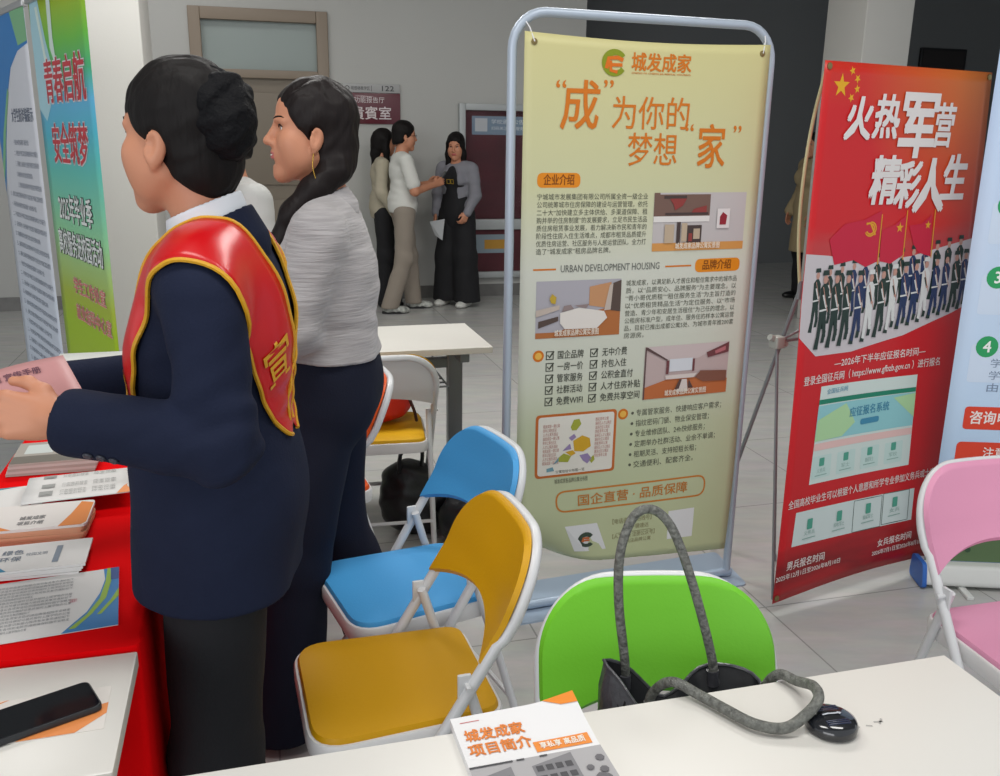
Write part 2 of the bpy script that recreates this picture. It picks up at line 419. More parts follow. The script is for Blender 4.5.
RED = mat('red_cloth', '#dc0208', .9, bump=.08, bscale=9, spec=.08)
def drape():
    u0, u1, v0, v1, h = -.575, -.197, 1.318, 3.13, .756
    mb = MB(); base = rounded([(u0, v0), (u1, v0), (u1, v1), (u0, v1)], .012, 3)
    P = []
    for i in range(len(base)):
        a = Vector(base[i]); b = Vector(base[(i + 1) % len(base)]); n = max(1, int((b - a).length / .02))
        for k in range(n): P.append(a + (b - a) * k / n)
    c = Vector(((u0 + u1) / 2, (v0 + v1) / 2)); N = len(P)
    nr = [Vector(((p.x > u1 - .013) - (p.x < u0 + .013), (p.y > v1 - .013) - (p.y < v0 + .013))).normalized() for p in P]
    rings = []
    arc = 0; ph = []
    for i in range(N): ph.append(arc); arc += (P[(i + 1) % N] - P[i]).length
    for z, out in ((h - .0, -.006), (h - .001, 0), (h - .006, .004), (h - .05, .006), (.55, .008), (.35, .012), (.15, .016), (.015, .02)):
        f = (h - z) / h
        r = []
        for i in range(N):
            near = 0 if P[i].y < v0 + .02 else 1
            wv = math.sin(ph[i] * 26) * .5 + math.sin(ph[i] * 43 + 1) * .3
            p = P[i] + nr[i] * ((out + wv * .022 * f) if near else .002)
            r.append(tuple(HM @ Vector((p.x, p.y, z))))
        rings.append(r)
    mb.loft(rings, cap=False)
    k = len(mb.v); mb.f.append(list(range(N))[::-1]); mb.mi.append(0)
    me = mb.build('tablecloth', RED, smooth=True, sharp=60)
    return me
tc = drape(); tag(tc, 'red cloth draped over the table at the left with leaflets on it', 'tablecloth')

# ------------------------------------------------------------------ folding chairs
TUBE = mat('white_enamel', '#d3d4d6', .35, spec=.5)
SHELL = mat('white_plastic_rim', '#d9d8d8', .45)
RUB = mat('black_rubber', '#1b1b1c', .7)
XH = .196
def chair(label, colour, name, loc, rz):
    pad_m = mat('pad_' + name, colour, .5, bump=.05, bscale=180, spec=.35)
    t = thing('folding_chair', label, 'chair', (loc[0], loc[1], 0), rz, 'coloured padded folding chairs')
    # inverted-U tube: both front feet, the slanting sides and the arch over the back
    def line_y(z): return .215 - .617 * z
    W = XH + .005
    def back_y(x, z):
        a = min(1, abs(x) / W)
        return (line_y(z) if z < .64 else line_y(.64) - (z - .64) * .42) - .032 * (1 - a * a) * min(1, (.82 - z) * 3 + .7)
    P = [(XH, line_y(0.01), .01), (XH, line_y(.3), .3), (XH, line_y(.6), .6)]; R = .125
    A = [(XH, .615)] + [(XH - R + R * math.cos(a), .648 + R * math.sin(a)) for a in lin(0, math.pi / 2, 14)] + [(x, .773) for x in (.045, .02)]
    A = [(x, back_y(x, z) - .007, z) for x, z in A] + [(0, back_y(0, .773) - .007, .773)]
    A = A + [(-x, y, z) for x, y, z in A[:-1][::-1]]
    P = P + A + [(-x, y, z) for x, y, z in P[::-1]]
    d = MB(); d.tube(P, .0115, 12); d.build('frame_tube', TUBE, t)
    # rear legs: pivot on the sides, meet the floor behind
    d = MB(); q = .178
    d.tube([(q, -.10, .535), (q, -.125, .45), (q, -.255, .012)], .0105, 10); d.tube([(-q, -.10, .535), (-q, -.125, .45), (-q, -.255, .012)], .0105, 10)
    d.tube([(q, -.222, .14), (-q, -.222, .14)], .007, 8); d.build('rear_legs', TUBE, t)
    d = MB(); d.tube([(XH, line_y(.17), .17), (-XH, line_y(.17), .17)], .008, 8); d.build('front_crossbar', TUBE, t)
    for s in (-1, 1):
        d = MB(); d.box((s * .192 - .004, -.108, .50), (s * .192 + .004, -.082, .55), bev=.003)
        d.tube([(s * .172, -.098, .53), (s * .215, -.098, .53)], .005, 8); d.build('hinge_plate', TUBE, t)
        for y, x in ((line_y(0.01), XH), (-.258, q)):
            d = MB(); d.lathe([(.013, 0), (.0165, .003), (.0165, .03), (.013, .034)], 12, M=Matrix.Translation((s * x, y, 0))); d.build('foot_cap', RUB, t)
    # seat: white tray with a coloured pad
    C4 = [(-.168, -.19), (.168, -.19), (.186, .19), (-.186, .19)]; rad = [.05, .05, .075, .075]
    def lp(ins, z): return [(x, y, z) for x, y in rounded([(cx - math.copysign(ins, cx), cy - math.copysign(ins, cy)) for cx, cy in C4], [max(r - ins, .01) for r in rad], 6)]
    d = MB(); d.loft([lp(.012, .392), lp(.002, .396), lp(0, .404), lp(0, .429), lp(.003, .434), lp(.008, .435)]); d.build('seat_tray', SHELL, t)
    d = MB(); d.loft([lp(.008, .432), lp(.008, .438), lp(.012, .445), lp(.03, .449), lp(.07, .451), lp(.12, .450)]); d.build('seat_pad', pad_m, t)
    # backrest: coloured pad over a white shell, bowed backwards between the tubes
    def back(off, zl0, inset):
        ww = W - inset
        def fn(a, s):
            x = a * ww; ax = abs(x); r = .113 - inset
            zt = .783 - inset if ax < ww - r else .783 - inset - (r - math.sqrt(max(0, r * r - (ax - ww + r) ** 2)))
            zl = zl0 + inset + .042 * (1 - a * a)
            z = zl + (zt - zl) * s
            return (x, back_y(x, z) + off, z)
        return fn
    us = [math.sin(a) for a in lin(-math.pi / 2, math.pi / 2, 36)]; vs = [0, .03] + lin(.1, .9, 9) + [.97, 1]
    def slab(name, m, f0, f1):
        n = len(us); k = len(vs)
        A = [f0(u, v) for v in vs for u in us]; B = [f1(u, v) for v in vs for u in us]
        d = MB(); N = n * k; fs = []
        for j in range(k - 1):
            for i in range(n - 1):
                a = j * n + i; fs.append((a, a + 1, a + n + 1, a + n)); fs.append((N + a + n, N + a + n + 1, N + a + 1, N + a))
        rim = list(range(n)) + [j * n + n - 1 for j in range(1, k)] + [(k - 1) * n + i for i in range(n - 2, -1, -1)] + [j * n for j in range(k - 2, 0, -1)]
        for i in range(len(rim)):
            a, b = rim[i], rim[(i + 1) % len(rim)]; fs.append((b, a, N + a, N + b))
        d.add(A + B, fs); return d.build(name, m, t, sharp=55)
    slab('back_shell', SHELL, back(-.006, .560, .006), back(.004, .560, .006))
    slab('back_pad', pad_m, back(.008, .563, .001), back(.021, .569, .006))
    return t
chair('orange-yellow folding chair in front, its seat closest to the table with the brochure', '#cd9800', 'yellow', (-.208, 1.622), math.radians(108))
chair('sky blue folding chair behind the orange-yellow one', '#469cd8', 'blue', (-.231, 2.045), math.radians(117))
chair('green folding chair with the black handbag on it, pushed up to the white table', '#6fc02c', 'green', (.280, 1.16), math.radians(183))
chair('pink folding chair in front of the blue and white roll-up banner', '#da94b2', 'pink', (1.215, 1.79), math.radians(-165))
chair('orange folding chair right behind the person in navy trousers', '#dc5413', 'orange', (-.625, 2.74), math.radians(111))
chair('folding chair with yellow seat holding a red bag, white metal back towards us', '#d8a500', 'lemon', (-.460, 3.28), math.radians(12))

# ------------------------------------------------------------------ cream banner on a door-shaped stand
VINYL = lambda n, c: mat(n, c, .42, spec=.4)
def frame_of(root):
    return (Matrix.Translation(root.location) @ root.rotation_euler.to_matrix().to_4x4()).inverted()
ST = math.radians(20.13)
cb = thing('banner_stand', 'cream banner with orange lettering and room photos in a grey tube stand', 'banner stand', (.43, 2.783, 0), ST)
TB = mat('blue_grey_tube', '#a9b4c2', .4, .2)
d = MB(); HW = .425; R = .1; H = 1.845
P = [(-HW, .03, .01), (-HW, .03, .6), (-HW, .03, H - R)] + [(-HW + R - R * math.cos(a), .03, H - R + R * math.sin(a)) for a in lin(.2, math.pi / 2, 6)]
P = P + [(-x, y, z) for x, y, z in P[::-1]]
d.tube(P, .0135, 12); d.build('tube_frame', TB, cb)
d = MB(); d.loft([[(x, y, z) for x, y in rounded([(-.44, -.05), (.46, -.05), (.50, .21), (-.44, .21)], .02)] for z in (0, .006)])
d.tube([(-.44, .03, .022), (.44, .03, .022)], .015, 10)
d.build('base_plate', mat('blue_grey_plate', '#9fb0c3', .35, .1), cb)
d = MB()
SHW, SV0, SV1 = .4, .130, 1.79
def cream(u, v):
    a = min(1, max(0, (.5 - v) / .38)); left = 1 - u / .8
    uu_ = u + .04 * a * left - .012 * a * a * (1 - left)
    sag = .012 * math.sin(math.pi * min(1, max(0, u / .8))) * max(0, (v - 1.6) / .19) ** 2
    back = -.01 * math.sin(math.pi * u / .8) * (1 - abs(v - .95)) + .18 * max(0, (.28 - u) / .28) ** 2 * max(0, (.36 - v) / .23) ** 2
    edge = .055 * max(0, (.3 - u) / .3) ** 2 * max(0, (.3 - v) / .17) ** 2 + .05 * a * a * (1 - u / .8) * max(0, 1 - (v - .13) / .12)
    return Vector((uu_ - .4, back, v + edge - sag))
S = Sheet(cb, cream)
us, vs = lin(0, .8, 26), lin(SV0, SV1, 54)
d.grid(lambda u, v: cream(u, v) , us, vs)
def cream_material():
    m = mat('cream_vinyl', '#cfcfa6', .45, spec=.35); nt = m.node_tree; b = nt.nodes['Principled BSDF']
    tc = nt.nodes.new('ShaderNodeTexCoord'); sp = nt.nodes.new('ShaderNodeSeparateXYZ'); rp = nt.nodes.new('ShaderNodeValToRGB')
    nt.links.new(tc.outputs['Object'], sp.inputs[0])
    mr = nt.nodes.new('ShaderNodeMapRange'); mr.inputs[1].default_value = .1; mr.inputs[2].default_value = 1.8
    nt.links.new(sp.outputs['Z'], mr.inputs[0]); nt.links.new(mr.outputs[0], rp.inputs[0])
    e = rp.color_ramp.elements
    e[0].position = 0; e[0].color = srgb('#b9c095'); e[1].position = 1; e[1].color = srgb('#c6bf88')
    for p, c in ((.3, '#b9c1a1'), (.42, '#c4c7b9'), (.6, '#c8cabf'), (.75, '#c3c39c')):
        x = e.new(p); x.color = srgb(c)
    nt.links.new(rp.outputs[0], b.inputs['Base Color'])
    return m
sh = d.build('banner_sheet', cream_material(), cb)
sm = sh.modifiers.new('thickness', 'SOLIDIFY'); sm.thickness = .0012; sm.offset = -1
S.p = sh
OR, DK, BR = ink('#c9701c'), ink('#5a5c50'), ink('#a8551b')
d = MB()
for (u, bu) in ((.028, -HW + .01), (.772, HW - .01)):
    p = cream(u, 1.765); d.lathe([(.009, 0), (.009, .003), (.005, .004)], 12, M=Matrix.Translation(p) @ Matrix.Rotation(math.pi / 2, 4, 'X'))
d.build('eyelets', mat('brass_eyelet', '#8c7b52', .3, .8), sh)
for u, x in ((.028, -HW + .03), (.772, HW - .03)):
    d = MB(); p = cream(u, 1.765); d.tube([p + Vector((0, -.004, 0)), Vector(((p.x + x) / 2, .005, 1.80)), Vector((x, .03, H - .015))], .002, 6); d.build('tie_cord', mat('white_cord', '#d8d8d8', .6), cb)
# emblem: green ring open to the right with an orange letter form inside
d = MB(); n = 26; pts = []
for i in range(n + 1): a = math.radians(35 + 290 * i / n); pts.append((.275 + .040 * math.cos(a), 1.723 + .040 * math.sin(a)))
pts2 = []
for i in range(n + 1): a = math.radians(325 - 290 * i / n); pts2.append((.279 + .022 * math.cos(a), 1.723 + .022 * math.sin(a)))
d = MB(); k = 3
A = [S.at(u, v, k) for u, v in pts]; B = [S.at(u, v, k) for u, v in pts2[::-1]]
d.add(A + B, [(i, i + 1, n + 2 + i, n + 1 + i) for i in range(n)]); S.put('emblem_ring', d, ink('#7f8b1e'))
d = MB(); S.stroke(d, [(.25, 1.705), (.256, 1.735), (.285, 1.738), (.302, 1.731)], .012, 4); S.stroke(d, [(.252, 1.716), (.30, 1.717)], .010, 4); S.stroke(d, [(.262, 1.728), (.264, 1.70), (.285, 1.696)], .010, 4)
S.put('emblem_letter', d, ink('#d06a1a'))
d = MB()
S.text(d, '城发成家', .331, 1.703, .050, .195, bold=.022); S.text(d, '“', .097, 1.60, .075, bold=.006); S.text(d, '”', .245, 1.605, .075, bold=.006)
S.text(d, '成', .113, 1.535, .125, .115, bold=.012, shear=.06, k=3); S.text(d, '为你的', .275, 1.537, .086, .255, bold=.004)
S.text(d, '梦想', .330, 1.433, .088, .165, bold=.004); S.text(d, '“', .520, 1.492, .07, bold=.006); S.text(d, '家', .568, 1.428, .118, .095, bold=.012, k=3); S.text(d, '”', .69, 1.49, .07, bold=.006)
S.put('headline', d, OR)
d = MB(); S.text(d, 'CHENG FA CHENG JIA RENTAL HOUSING', .331, 1.693, .006, .195, bold=.01); S.put('subtitle', d, OR)
d = MB(); S.pill(d, .046, 1.370, .181, 1.412, .018); S.pill(d, .585, 1.108, .752, 1.150, .019); S.put('section_badge', d, ink('#d8841c'))
d = MB(); S.text(d, '企业介绍', .066, 1.378, .028, .095, bold=.012); S.text(d, '品牌介绍', .613, 1.116, .028, .105, bold=.012); S.put('badge_lettering', d, ink('#7d4310'))
d = MB()
S.para(d, ['宁城城市发展集团有限公司所属全资一级企业', '公司统筹城市住房保障的建设与运营管理，依托', '二十大“加快建立多主体供给、多渠道保障、租', '购并举的住房制度”的发展要求，立足市民生活品', '质住房租赁事业发展，着力解决新市民和青年的', '阶段性住房入住生活难点，成都市租赁品质提升', '优质住房运营、社区服务与人居运营团队，全力打', '造了“城发成家”租房品牌名牌。'], .047, 1.352, .358, .0225, .0165, last=.24)
S.para(d, ['城发成家，以满足新人才居住和租住需求中的城市品', '质，以“品质安心、品牌服务”为主要理念，以', '“青小哥优质租”“租住服务生活”为主旨打造的', '以“优质租赁精品生活”为定位服务、以“市场', '营造、青少年和安居生活租住”为己任的理念，以', '公租房标准户型，成年住、服务住的样本公寓运营', '品，目前已推出成都公寓5处、为城市青年推200套', '房源房。'], .345, 1.092, .40, .0235, .0165, last=.07)
S.put('body_text', d, DK)
d = MB(); S.text(d, 'URBAN DEVELOPMENT HOUSING', .127, 1.122, .026, .33, bold=.002); S.put('english_line', d, ink('#6b6d68'))
d = MB(); S.rect(d, .040, 1.131, .112, 1.136); S.rect(d, .478, 1.128, .571, 1.133); S.put('dashes', d, OR)
# ring bullets and check boxes
d = MB()
for u, v in ((.063, .872), (.358, .664)): S.disc(d, u, v, .018, 1)
S.put('ring_bullet', d, OR)
d = MB()
for u, v in ((.063, .872), (.358, .664)): S.disc(d, u, v, .011, 2)
S.put('ring_bullet_centre', d, ink('#dfae4e'))
L1, L2 = ['国企品牌', '一房一价', '管家服务', '社群活动', '免费WIFI'], ['无中介费', '拎包入住', '公积金直付', '人才住房补贴', '免费共享空间']
d = MB()
for i in range(5):
    v = .872 - i * .0366
    for u in (.100, .246):
        S.ring(d, [(u - .011, v - .012), (u + .011, v - .012), (u + .011, v + .012), (u - .011, v + .012)], .0045)
        S.stroke(d, [(u - .007, v + .002), (u - .001, v - .006), (u + .013, v + .013)], .005, 2)
    S.text(d, L1[i], .126, v - .012, .024, .085 if i < 4 else .088, bold=.006); S.text(d, L2[i], .274, v - .012, .024, (.085, .085, .11, .138, .138)[i], bold=.006)
S.put('check_list', d, ink('#45483f'))
d = MB()
for i, t in enumerate(['专属管家服务、快捷响应客户需求；', '指纹密码门锁、物业保安管理；', '专业维修团队、24h快修服务；', '定期举办社群活动、业余不单调；', '租期灵活、支持短租长租；', '交通便利、配套齐全。']):
    v = .664 - i * .0352
    S.disc(d, .392, v, .005); S.text(d, t, .405, v - .011, .021, (.32, .275, .262, .305, .235, .225)[i])
S.put('bullet_list', d, DK)
# three photographs of rooms
def picture(name, layers, parent=None):
    fr = None
    for i, (nm, col, polys) in enumerate(layers):
        d = MB()
        for p in polys: S.poly(d, p, 1 + i)
        o = d.build(nm if fr else name, ink(col, .4), fr or sh, smooth=False)
        if fr is None: fr = o
    return fr
def box4(x0, y0, x1, y1): return [(x0, y0), (x1, y0), (x1, y1), (x0, y1)]
def scaled(u0, v0, u1, v1, layers):
    return [(n, c, [[(u0 + (u1 - u0) * x, v0 + (v1 - v0) * y) for x, y in p] for p in ps]) for n, c, ps in layers]
picture('loft_photo', scaled(.427, 1.178, .757, 1.354, [
    ('wall', '#b9b3b3', [box4(0, 0, 1, 1)]), ('floor', '#c98f4e', [box4(0, 0, 1, .14)]),
    ('loft', '#71584f', [box4(.03, .60, .60, .97), box4(0, .6, .06, 1)]), ('loft_slab', '#d9d5d2', [box4(0, .50, .60, .60)]),
    ('shadow', '#473a38', [box4(.10, .90, .34, .95), box4(.12, .62, .58, .66), box4(.25, .12, .29, .5), box4(.36, .14, .52, .44)]),
    ('curtain', '#8a3b38', [[(.16, .9), (.34, .9), (.30, .78), (.22, .7), (.2, .8)], [(.42, .72), (.56, .78), (.56, .66), (.4, .66)], box4(.38, .16, .42, .3)]),
    ('shelf', '#b5a28c', [box4(.30, .16, .36, .48), box4(.43, .2, .5, .38), box4(.12, .14, .22, .46)]),
    ('frame', '#d6d0cf', [box4(.68, .38, .82, .72)]), ('art', '#8d2430', [[(.71, .44), (.78, .44), (.79, .6), (.74, .66), (.71, .58)]])]))
picture('bedroom_photo', scaled(.051, .926, .328, 1.099, [
    ('wall', '#a6a3ab', [box4(0, 0, 1, 1)]), ('floor', '#a9683a', [[(0, 0), (1, 0), (1, .55), (.7, .45), (.3, .12)], box4(0, 0, 1, .1)]),
    ('wardrobe', '#bb8a63', [[(.62, .55), (.88, .48), (.88, .95), (.62, .88)]]), ('doorway', '#54453f', [[(.88, .45), (1, .42), (1, .98), (.9, .93)], [(.03, .18), (.26, .3), (.26, .38), (.03, .3)]]),
    ('desk', '#b9aba1', [[(0, .5), (.27, .58), (.27, .5), (0, .38)], [(.8, .45), (.88, .46), (.9, .92), (.86, .9)]]), ('bed', '#d8d2cc', [[(.28, .26), (.34, .15), (.72, .14), (.84, .32), (.8, .44), (.5, .52), (.28, .44)]]),
    ('pillow', '#8d7d7c', [[(.3, .46), (.44, .5), (.4, .58), (.32, .56)], [(.44, .56), (.62, .58), (.58, .5)]]), ('flowers', '#b79a35', [[(.17, .62), (.22, .6), (.23, .72), (.18, .78), (.15, .7)]])]))
picture('living_room_photo', scaled(.424, .706, .738, .878, [
    ('wall', '#b7a4a2', [box4(0, 0, 1, 1)]), ('ceiling', '#c3b4b3', [[(0, 1), (1, 1), (.62, .72), (.26, .72)]]), ('floor', '#b4673c', [[(0, 0), (1, 0), (1, .28), (.55, .36), (.28, .36), (0, .22)]]),
    ('window', '#cdd0d6', [box4(.29, .5, .56, .74)]), ('beam', '#5b4746', [[(0, .96), (.02, 1), (.27, .73), (.25, .72)], box4(0, 0, .015, 1)]), ('picture_frame', '#6d3f42', [[(.72, .82), (.99, .99), (.99, .8), (.74, .72)], box4(.25, .46, .28, .72), box4(.56, .48, .585, .72)]),
    ('frame_print', '#b06a70', [[(.82, .84), (.95, .92), (.95, .84), (.83, .78)]]), ('sofa', '#7c5244', [[(.6, .36), (.66, .48), (.98, .44), (.98, .24), (.7, .26)]]), ('table', '#cfc4bf', [[(.25, .36), (.58, .36), (.62, .44), (.24, .44)], [(.38, .1), (.52, .1), (.5, .34), (.42, .34)]]), ('rug', '#57423e', [[(.36, .16), (.41, .16), (.44, .34), (.41, .34)], [(.52, .16), (.58, .16), (.52, .34)]])]))
d = MB(); S.text(d, '城发成家品牌公寓实景图', .505, 1.184, .018, .16, 12, bold=.01); S.text(d, '城发成家品牌公寓实景图', .11, .932, .018, .145, 12, bold=.01); S.text(d, '城发成家品牌公寓实景图', .50, .714, .018, .155, 12, bold=.01); S.put('photo_captions', d, ink('#e8dfd0'))
# framed location map
d = MB(); S.pill(d, .060, .475, .336, .684, .014); mp = S.put('map_frame', d, ink('#b9642c'))
d = MB(); S.pill(d, .069, .483, .327, .676, .010, 2); S.put('map_ground', d, ink('#d8d5cb'), parent=mp)
def mpoly(name, col, polys):
    d = MB()
    for p in polys: S.poly(d, [(.069 + .258 * x, .483 + .193 * y) for x, y in p], 3)
    S.put(name, d, ink(col), parent=mp)
mpoly('map_district_green', '#9aa03a', [[(.42, .80), (.46, .92), (.53, .93), (.56, .84), (.5, .74), (.44, .74)], [(.26, .28), (.34, .36), (.44, .30), (.4, .2), (.28, .22)], [(.68, .2), (.74, .28), (.76, .2), (.72, .14)]])
mpoly('map_district_yellow', '#c79c28', [[(.46, .56), (.58, .64), (.68, .58), (.70, .44), (.60, .36), (.48, .38)], [(.36, .38), (.46, .40), (.5, .34), (.44, .3)]])
mpoly('map_district_violet', '#8f7ea6', [[(.55, .30), (.66, .32), (.72, .22), (.66, .14), (.6, .2)], [(.40, .62), (.47, .68), (.5, .62), (.44, .56)], [(.32, .4), (.42, .52), (.44, .42)]])
mpoly('map_district_blue', '#6d97a3', [[(.12, .12), (.2, .14), (.22, .07), (.12, .06)], [(.2, .18), (.28, .3), (.27, .22)]])
d = MB()
for i in range(10): S.text(d, ('城发成家一期公寓', '青年公寓社区店', '人才公寓东湖店')[i % 3], .085, .640 - i * .0135, .011, (.055, .045, .05)[i % 3], 3); S.text(d, ('西街青年公寓', '高新区人才公寓店', '湖滨社区公寓店')[i % 3], .262, .650 - i * .0135, .011, (.045, .055, .05)[i % 3], 3)
S.put('map_names', d, ink('#b98077'), parent=mp)
d = MB(); S.text(d, '公寓地址分布图一览', .13, .487, .010, .10, 3); S.text(d, '城发成家各品牌公寓分布图', .125, .452, .015, .115, 3); S.put('map_caption', d, DK, parent=mp)
# outlined slogan
d = MB(); S.ring(d, rounded([(.128, .352), (.684, .346), (.684, .418), (.128, .422)], .034, 7), .006); S.text(d, '国企直营 · 品质保障', .205, .366, .036, .41, bold=.01); S.put('slogan', d, ink('#c27a33'))
# lower cards and small print (the two-dimensional codes are left blank)
d = MB(); S.poly(d, [(.155, .298), (.272, .298), (.305, .190), (.190, .182)]); S.rect(d, .547, .196, .650, .304); cd = S.put('white_card', d, ink('#d9dadb'))
d = MB(); S.ring(d, [(.232 + .030 * math.cos(math.radians(a)), .238 + .030 * math.sin(math.radians(a))) for a in lin(40, 320, 16)] + [(.232 + .017 * math.cos(math.radians(a)), .238 + .017 * math.sin(math.radians(a))) for a in lin(320, 40, 16)], .003, 2)
S.stroke(d, [(.232 + .024 * math.cos(math.radians(a)), .238 + .024 * math.sin(math.radians(a))) for a in lin(40, 320, 16)], .014, 2); S.put('card_emblem_ring', d, ink('#3b4a3e'), parent=cd)
d = MB(); S.stroke(d, [(.218, .232), (.222, .248), (.243, .247)], .009, 3); S.stroke(d, [(.22, .237), (.244, .238)], .007, 3); S.put('card_emblem_letter', d, ink('#c06a3c'), parent=cd)
d = MB(); S.text(d, '【电话咨询：热线号】', .330, .284, .018, .15); S.text(d, '一键速达', .40, .259, .016, .07); S.text(d, '【人工客服 注册公众号】', .330, .229, .018, .165); S.text(d, '扫码关注品牌公寓', .350, .205, .016, .13); S.rect(d, .345, .249, .48, .2505); S.put('small_print', d, ink('#8b8463'))

# ------------------------------------------------------------------ red recruiting banner on a cross-rod stand
ra, rt_ = .501, .047
rb = thing('banner_stand', 'red banner with white brush lettering and marching soldiers on a cross-rod stand', 'banner stand', (.95, 2.713, 0), ra)
def redf(u, v):
    # slack vinyl: bows a little between its four corners
    bow = .02 * math.sin(math.pi * min(1, max(0, v / 1.7))) * math.sin(math.pi * min(1, max(0, (u + .05) / .85)))
    pull = -.045 * max(0, 1 - v / .9) ** 1.5 * (1 - max(0, min(1, u / .8))) + .03 * max(0, (v - 1) / .7) * (1 - max(0, min(1, u / .8)))
    cup = .02 * math.sin(math.pi * max(0, min(1, u / .8))) * max(0, 1 - v / .12)
    return Vector((u + pull, v * math.sin(rt_) + bow, .04 + v * math.cos(rt_) + cup))
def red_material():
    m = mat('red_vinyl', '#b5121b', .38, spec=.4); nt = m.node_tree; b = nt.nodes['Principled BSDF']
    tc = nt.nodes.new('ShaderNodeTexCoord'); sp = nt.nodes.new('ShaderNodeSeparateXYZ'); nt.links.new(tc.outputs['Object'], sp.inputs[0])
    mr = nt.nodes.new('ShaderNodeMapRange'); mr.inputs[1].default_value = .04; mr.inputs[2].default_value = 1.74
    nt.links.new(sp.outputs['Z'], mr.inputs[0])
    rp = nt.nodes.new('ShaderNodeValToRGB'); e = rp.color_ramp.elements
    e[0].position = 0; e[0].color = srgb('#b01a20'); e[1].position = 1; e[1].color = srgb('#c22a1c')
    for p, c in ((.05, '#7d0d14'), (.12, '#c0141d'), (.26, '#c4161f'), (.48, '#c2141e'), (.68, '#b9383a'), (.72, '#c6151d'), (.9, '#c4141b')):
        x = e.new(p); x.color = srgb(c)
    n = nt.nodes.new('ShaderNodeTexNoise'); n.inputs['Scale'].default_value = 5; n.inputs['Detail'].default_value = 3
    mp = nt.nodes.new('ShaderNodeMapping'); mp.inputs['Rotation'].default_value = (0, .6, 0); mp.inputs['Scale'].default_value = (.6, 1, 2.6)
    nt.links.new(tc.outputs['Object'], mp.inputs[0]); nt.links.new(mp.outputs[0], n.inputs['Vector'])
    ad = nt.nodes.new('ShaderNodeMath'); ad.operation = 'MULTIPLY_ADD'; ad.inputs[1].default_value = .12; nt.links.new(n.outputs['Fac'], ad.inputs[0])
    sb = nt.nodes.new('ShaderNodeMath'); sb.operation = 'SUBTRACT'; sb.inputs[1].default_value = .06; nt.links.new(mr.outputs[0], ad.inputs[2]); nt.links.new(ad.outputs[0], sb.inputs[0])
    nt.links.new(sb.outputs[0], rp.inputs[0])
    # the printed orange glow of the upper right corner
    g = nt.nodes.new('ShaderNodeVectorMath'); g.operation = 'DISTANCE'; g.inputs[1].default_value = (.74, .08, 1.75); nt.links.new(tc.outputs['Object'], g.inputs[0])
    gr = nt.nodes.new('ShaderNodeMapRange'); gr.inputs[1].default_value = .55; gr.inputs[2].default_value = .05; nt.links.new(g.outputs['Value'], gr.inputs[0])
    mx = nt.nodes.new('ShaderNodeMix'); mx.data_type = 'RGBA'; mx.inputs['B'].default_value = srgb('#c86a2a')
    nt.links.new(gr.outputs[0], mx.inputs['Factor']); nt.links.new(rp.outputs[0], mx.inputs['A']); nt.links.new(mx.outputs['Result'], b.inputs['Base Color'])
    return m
S = Sheet(rb, redf)
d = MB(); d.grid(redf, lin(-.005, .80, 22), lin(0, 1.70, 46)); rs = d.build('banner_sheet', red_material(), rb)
sm = rs.modifiers.new('thickness', 'SOLIDIFY'); sm.thickness = .0012; sm.offset = -1
S.p = rs
def starp(u, v, r, rot=0):
    return [(u + (r if i % 2 == 0 else r * .4) * math.cos(math.radians(90 + rot + 36 * i)), v + (r if i % 2 == 0 else r * .4) * math.sin(math.radians(90 + rot + 36 * i))) for i in range(10)]
d = MB(); S.poly(d, starp(.075, 1.632, .036))
for u, v, q in ((.117, 1.676, 20), (.143, 1.654, 40), (.146, 1.625, 10), (.124, 1.599, 30)): S.poly(d, starp(u, v, .014, q))
S.put('five_stars', d, ink('#d8a21f'))
d = MB()
S.text(d, '火', .108, 1.480, .115, .115, 6, bold=.032, shear=.10); S.text(d, '热', .236, 1.486, .118, .115, 6, bold=.03, shear=.10); S.text(d, '军', .365, 1.430, .185, .165, 6, bold=.034, shear=.06); S.text(d, '营', .530, 1.462, .125, .09, 6, bold=.024, shear=.08)
S.text(d, '精', .255, 1.285, .135, .125, 6, bold=.034, shear=.10); S.text(d, '彩', .378, 1.270, .135, .11, 6, bold=.03, shear=.10); S.text(d, '人', .475, 1.255, .155, .14, 6, bold=.036, shear=.05); S.text(d, '生', .600, 1.290, .135, .11, 6, bold=.034, shear=.12)
S.put('brush_headline', d, ink('#d9d4d3'))
# printed parade: pale ground, waving flags, ranks of soldiers, white ribbon
d = MB(); S.poly(d, [(-.004, 1.14), (.10, 1.13), (.3, 1.10), (.5, 1.11), (.79, 1.16), (.79, .93), (.72, .905), (.50, .845), (.25, .812), (.08, .815), (-.004, .882)], 1); S.put('parade_ground', d, ink('#c3bcc0'))
d = MB(); S.poly(d, [(.095, 1.18), (.16, 1.225), (.25, 1.235), (.33, 1.262), (.335, 1.10), (.28, 1.085), (.22, 1.11), (.13, 1.10)], 3); S.poly(d, [(.34, 1.20), (.40, 1.215), (.452, 1.245), (.455, 1.115), (.40, 1.09), (.345, 1.10)], 3); S.poly(d, [(.47, 1.21), (.53, 1.215), (.575, 1.245), (.59, 1.105), (.53, 1.12), (.50, 1.15)], 3); S.put('flags', d, ink('#c0203c'))
d = MB(); S.ring(d, [(.285 + .026 * math.cos(math.radians(a)), 1.205 + .022 * math.sin(math.radians(a))) for a in lin(-150, 90, 10)] + [(.285 + .018 * math.cos(math.radians(a)), 1.205 + .016 * math.sin(math.radians(a))) for a in lin(90, -150, 10)], .005, 4); S.stroke(d, [(.262, 1.222), (.282, 1.224), (.31, 1.186)], .007, 4); S.poly(d, starp(.425, 1.205, .018), 4); S.poly(d, starp(.56, 1.21, .015), 4)
for u, v in ((.333, 1.09), (.453, 1.1), (.588, 1.1)): S.stroke(d, [(u + .004, v), (u, v + .16)], .004, 4)
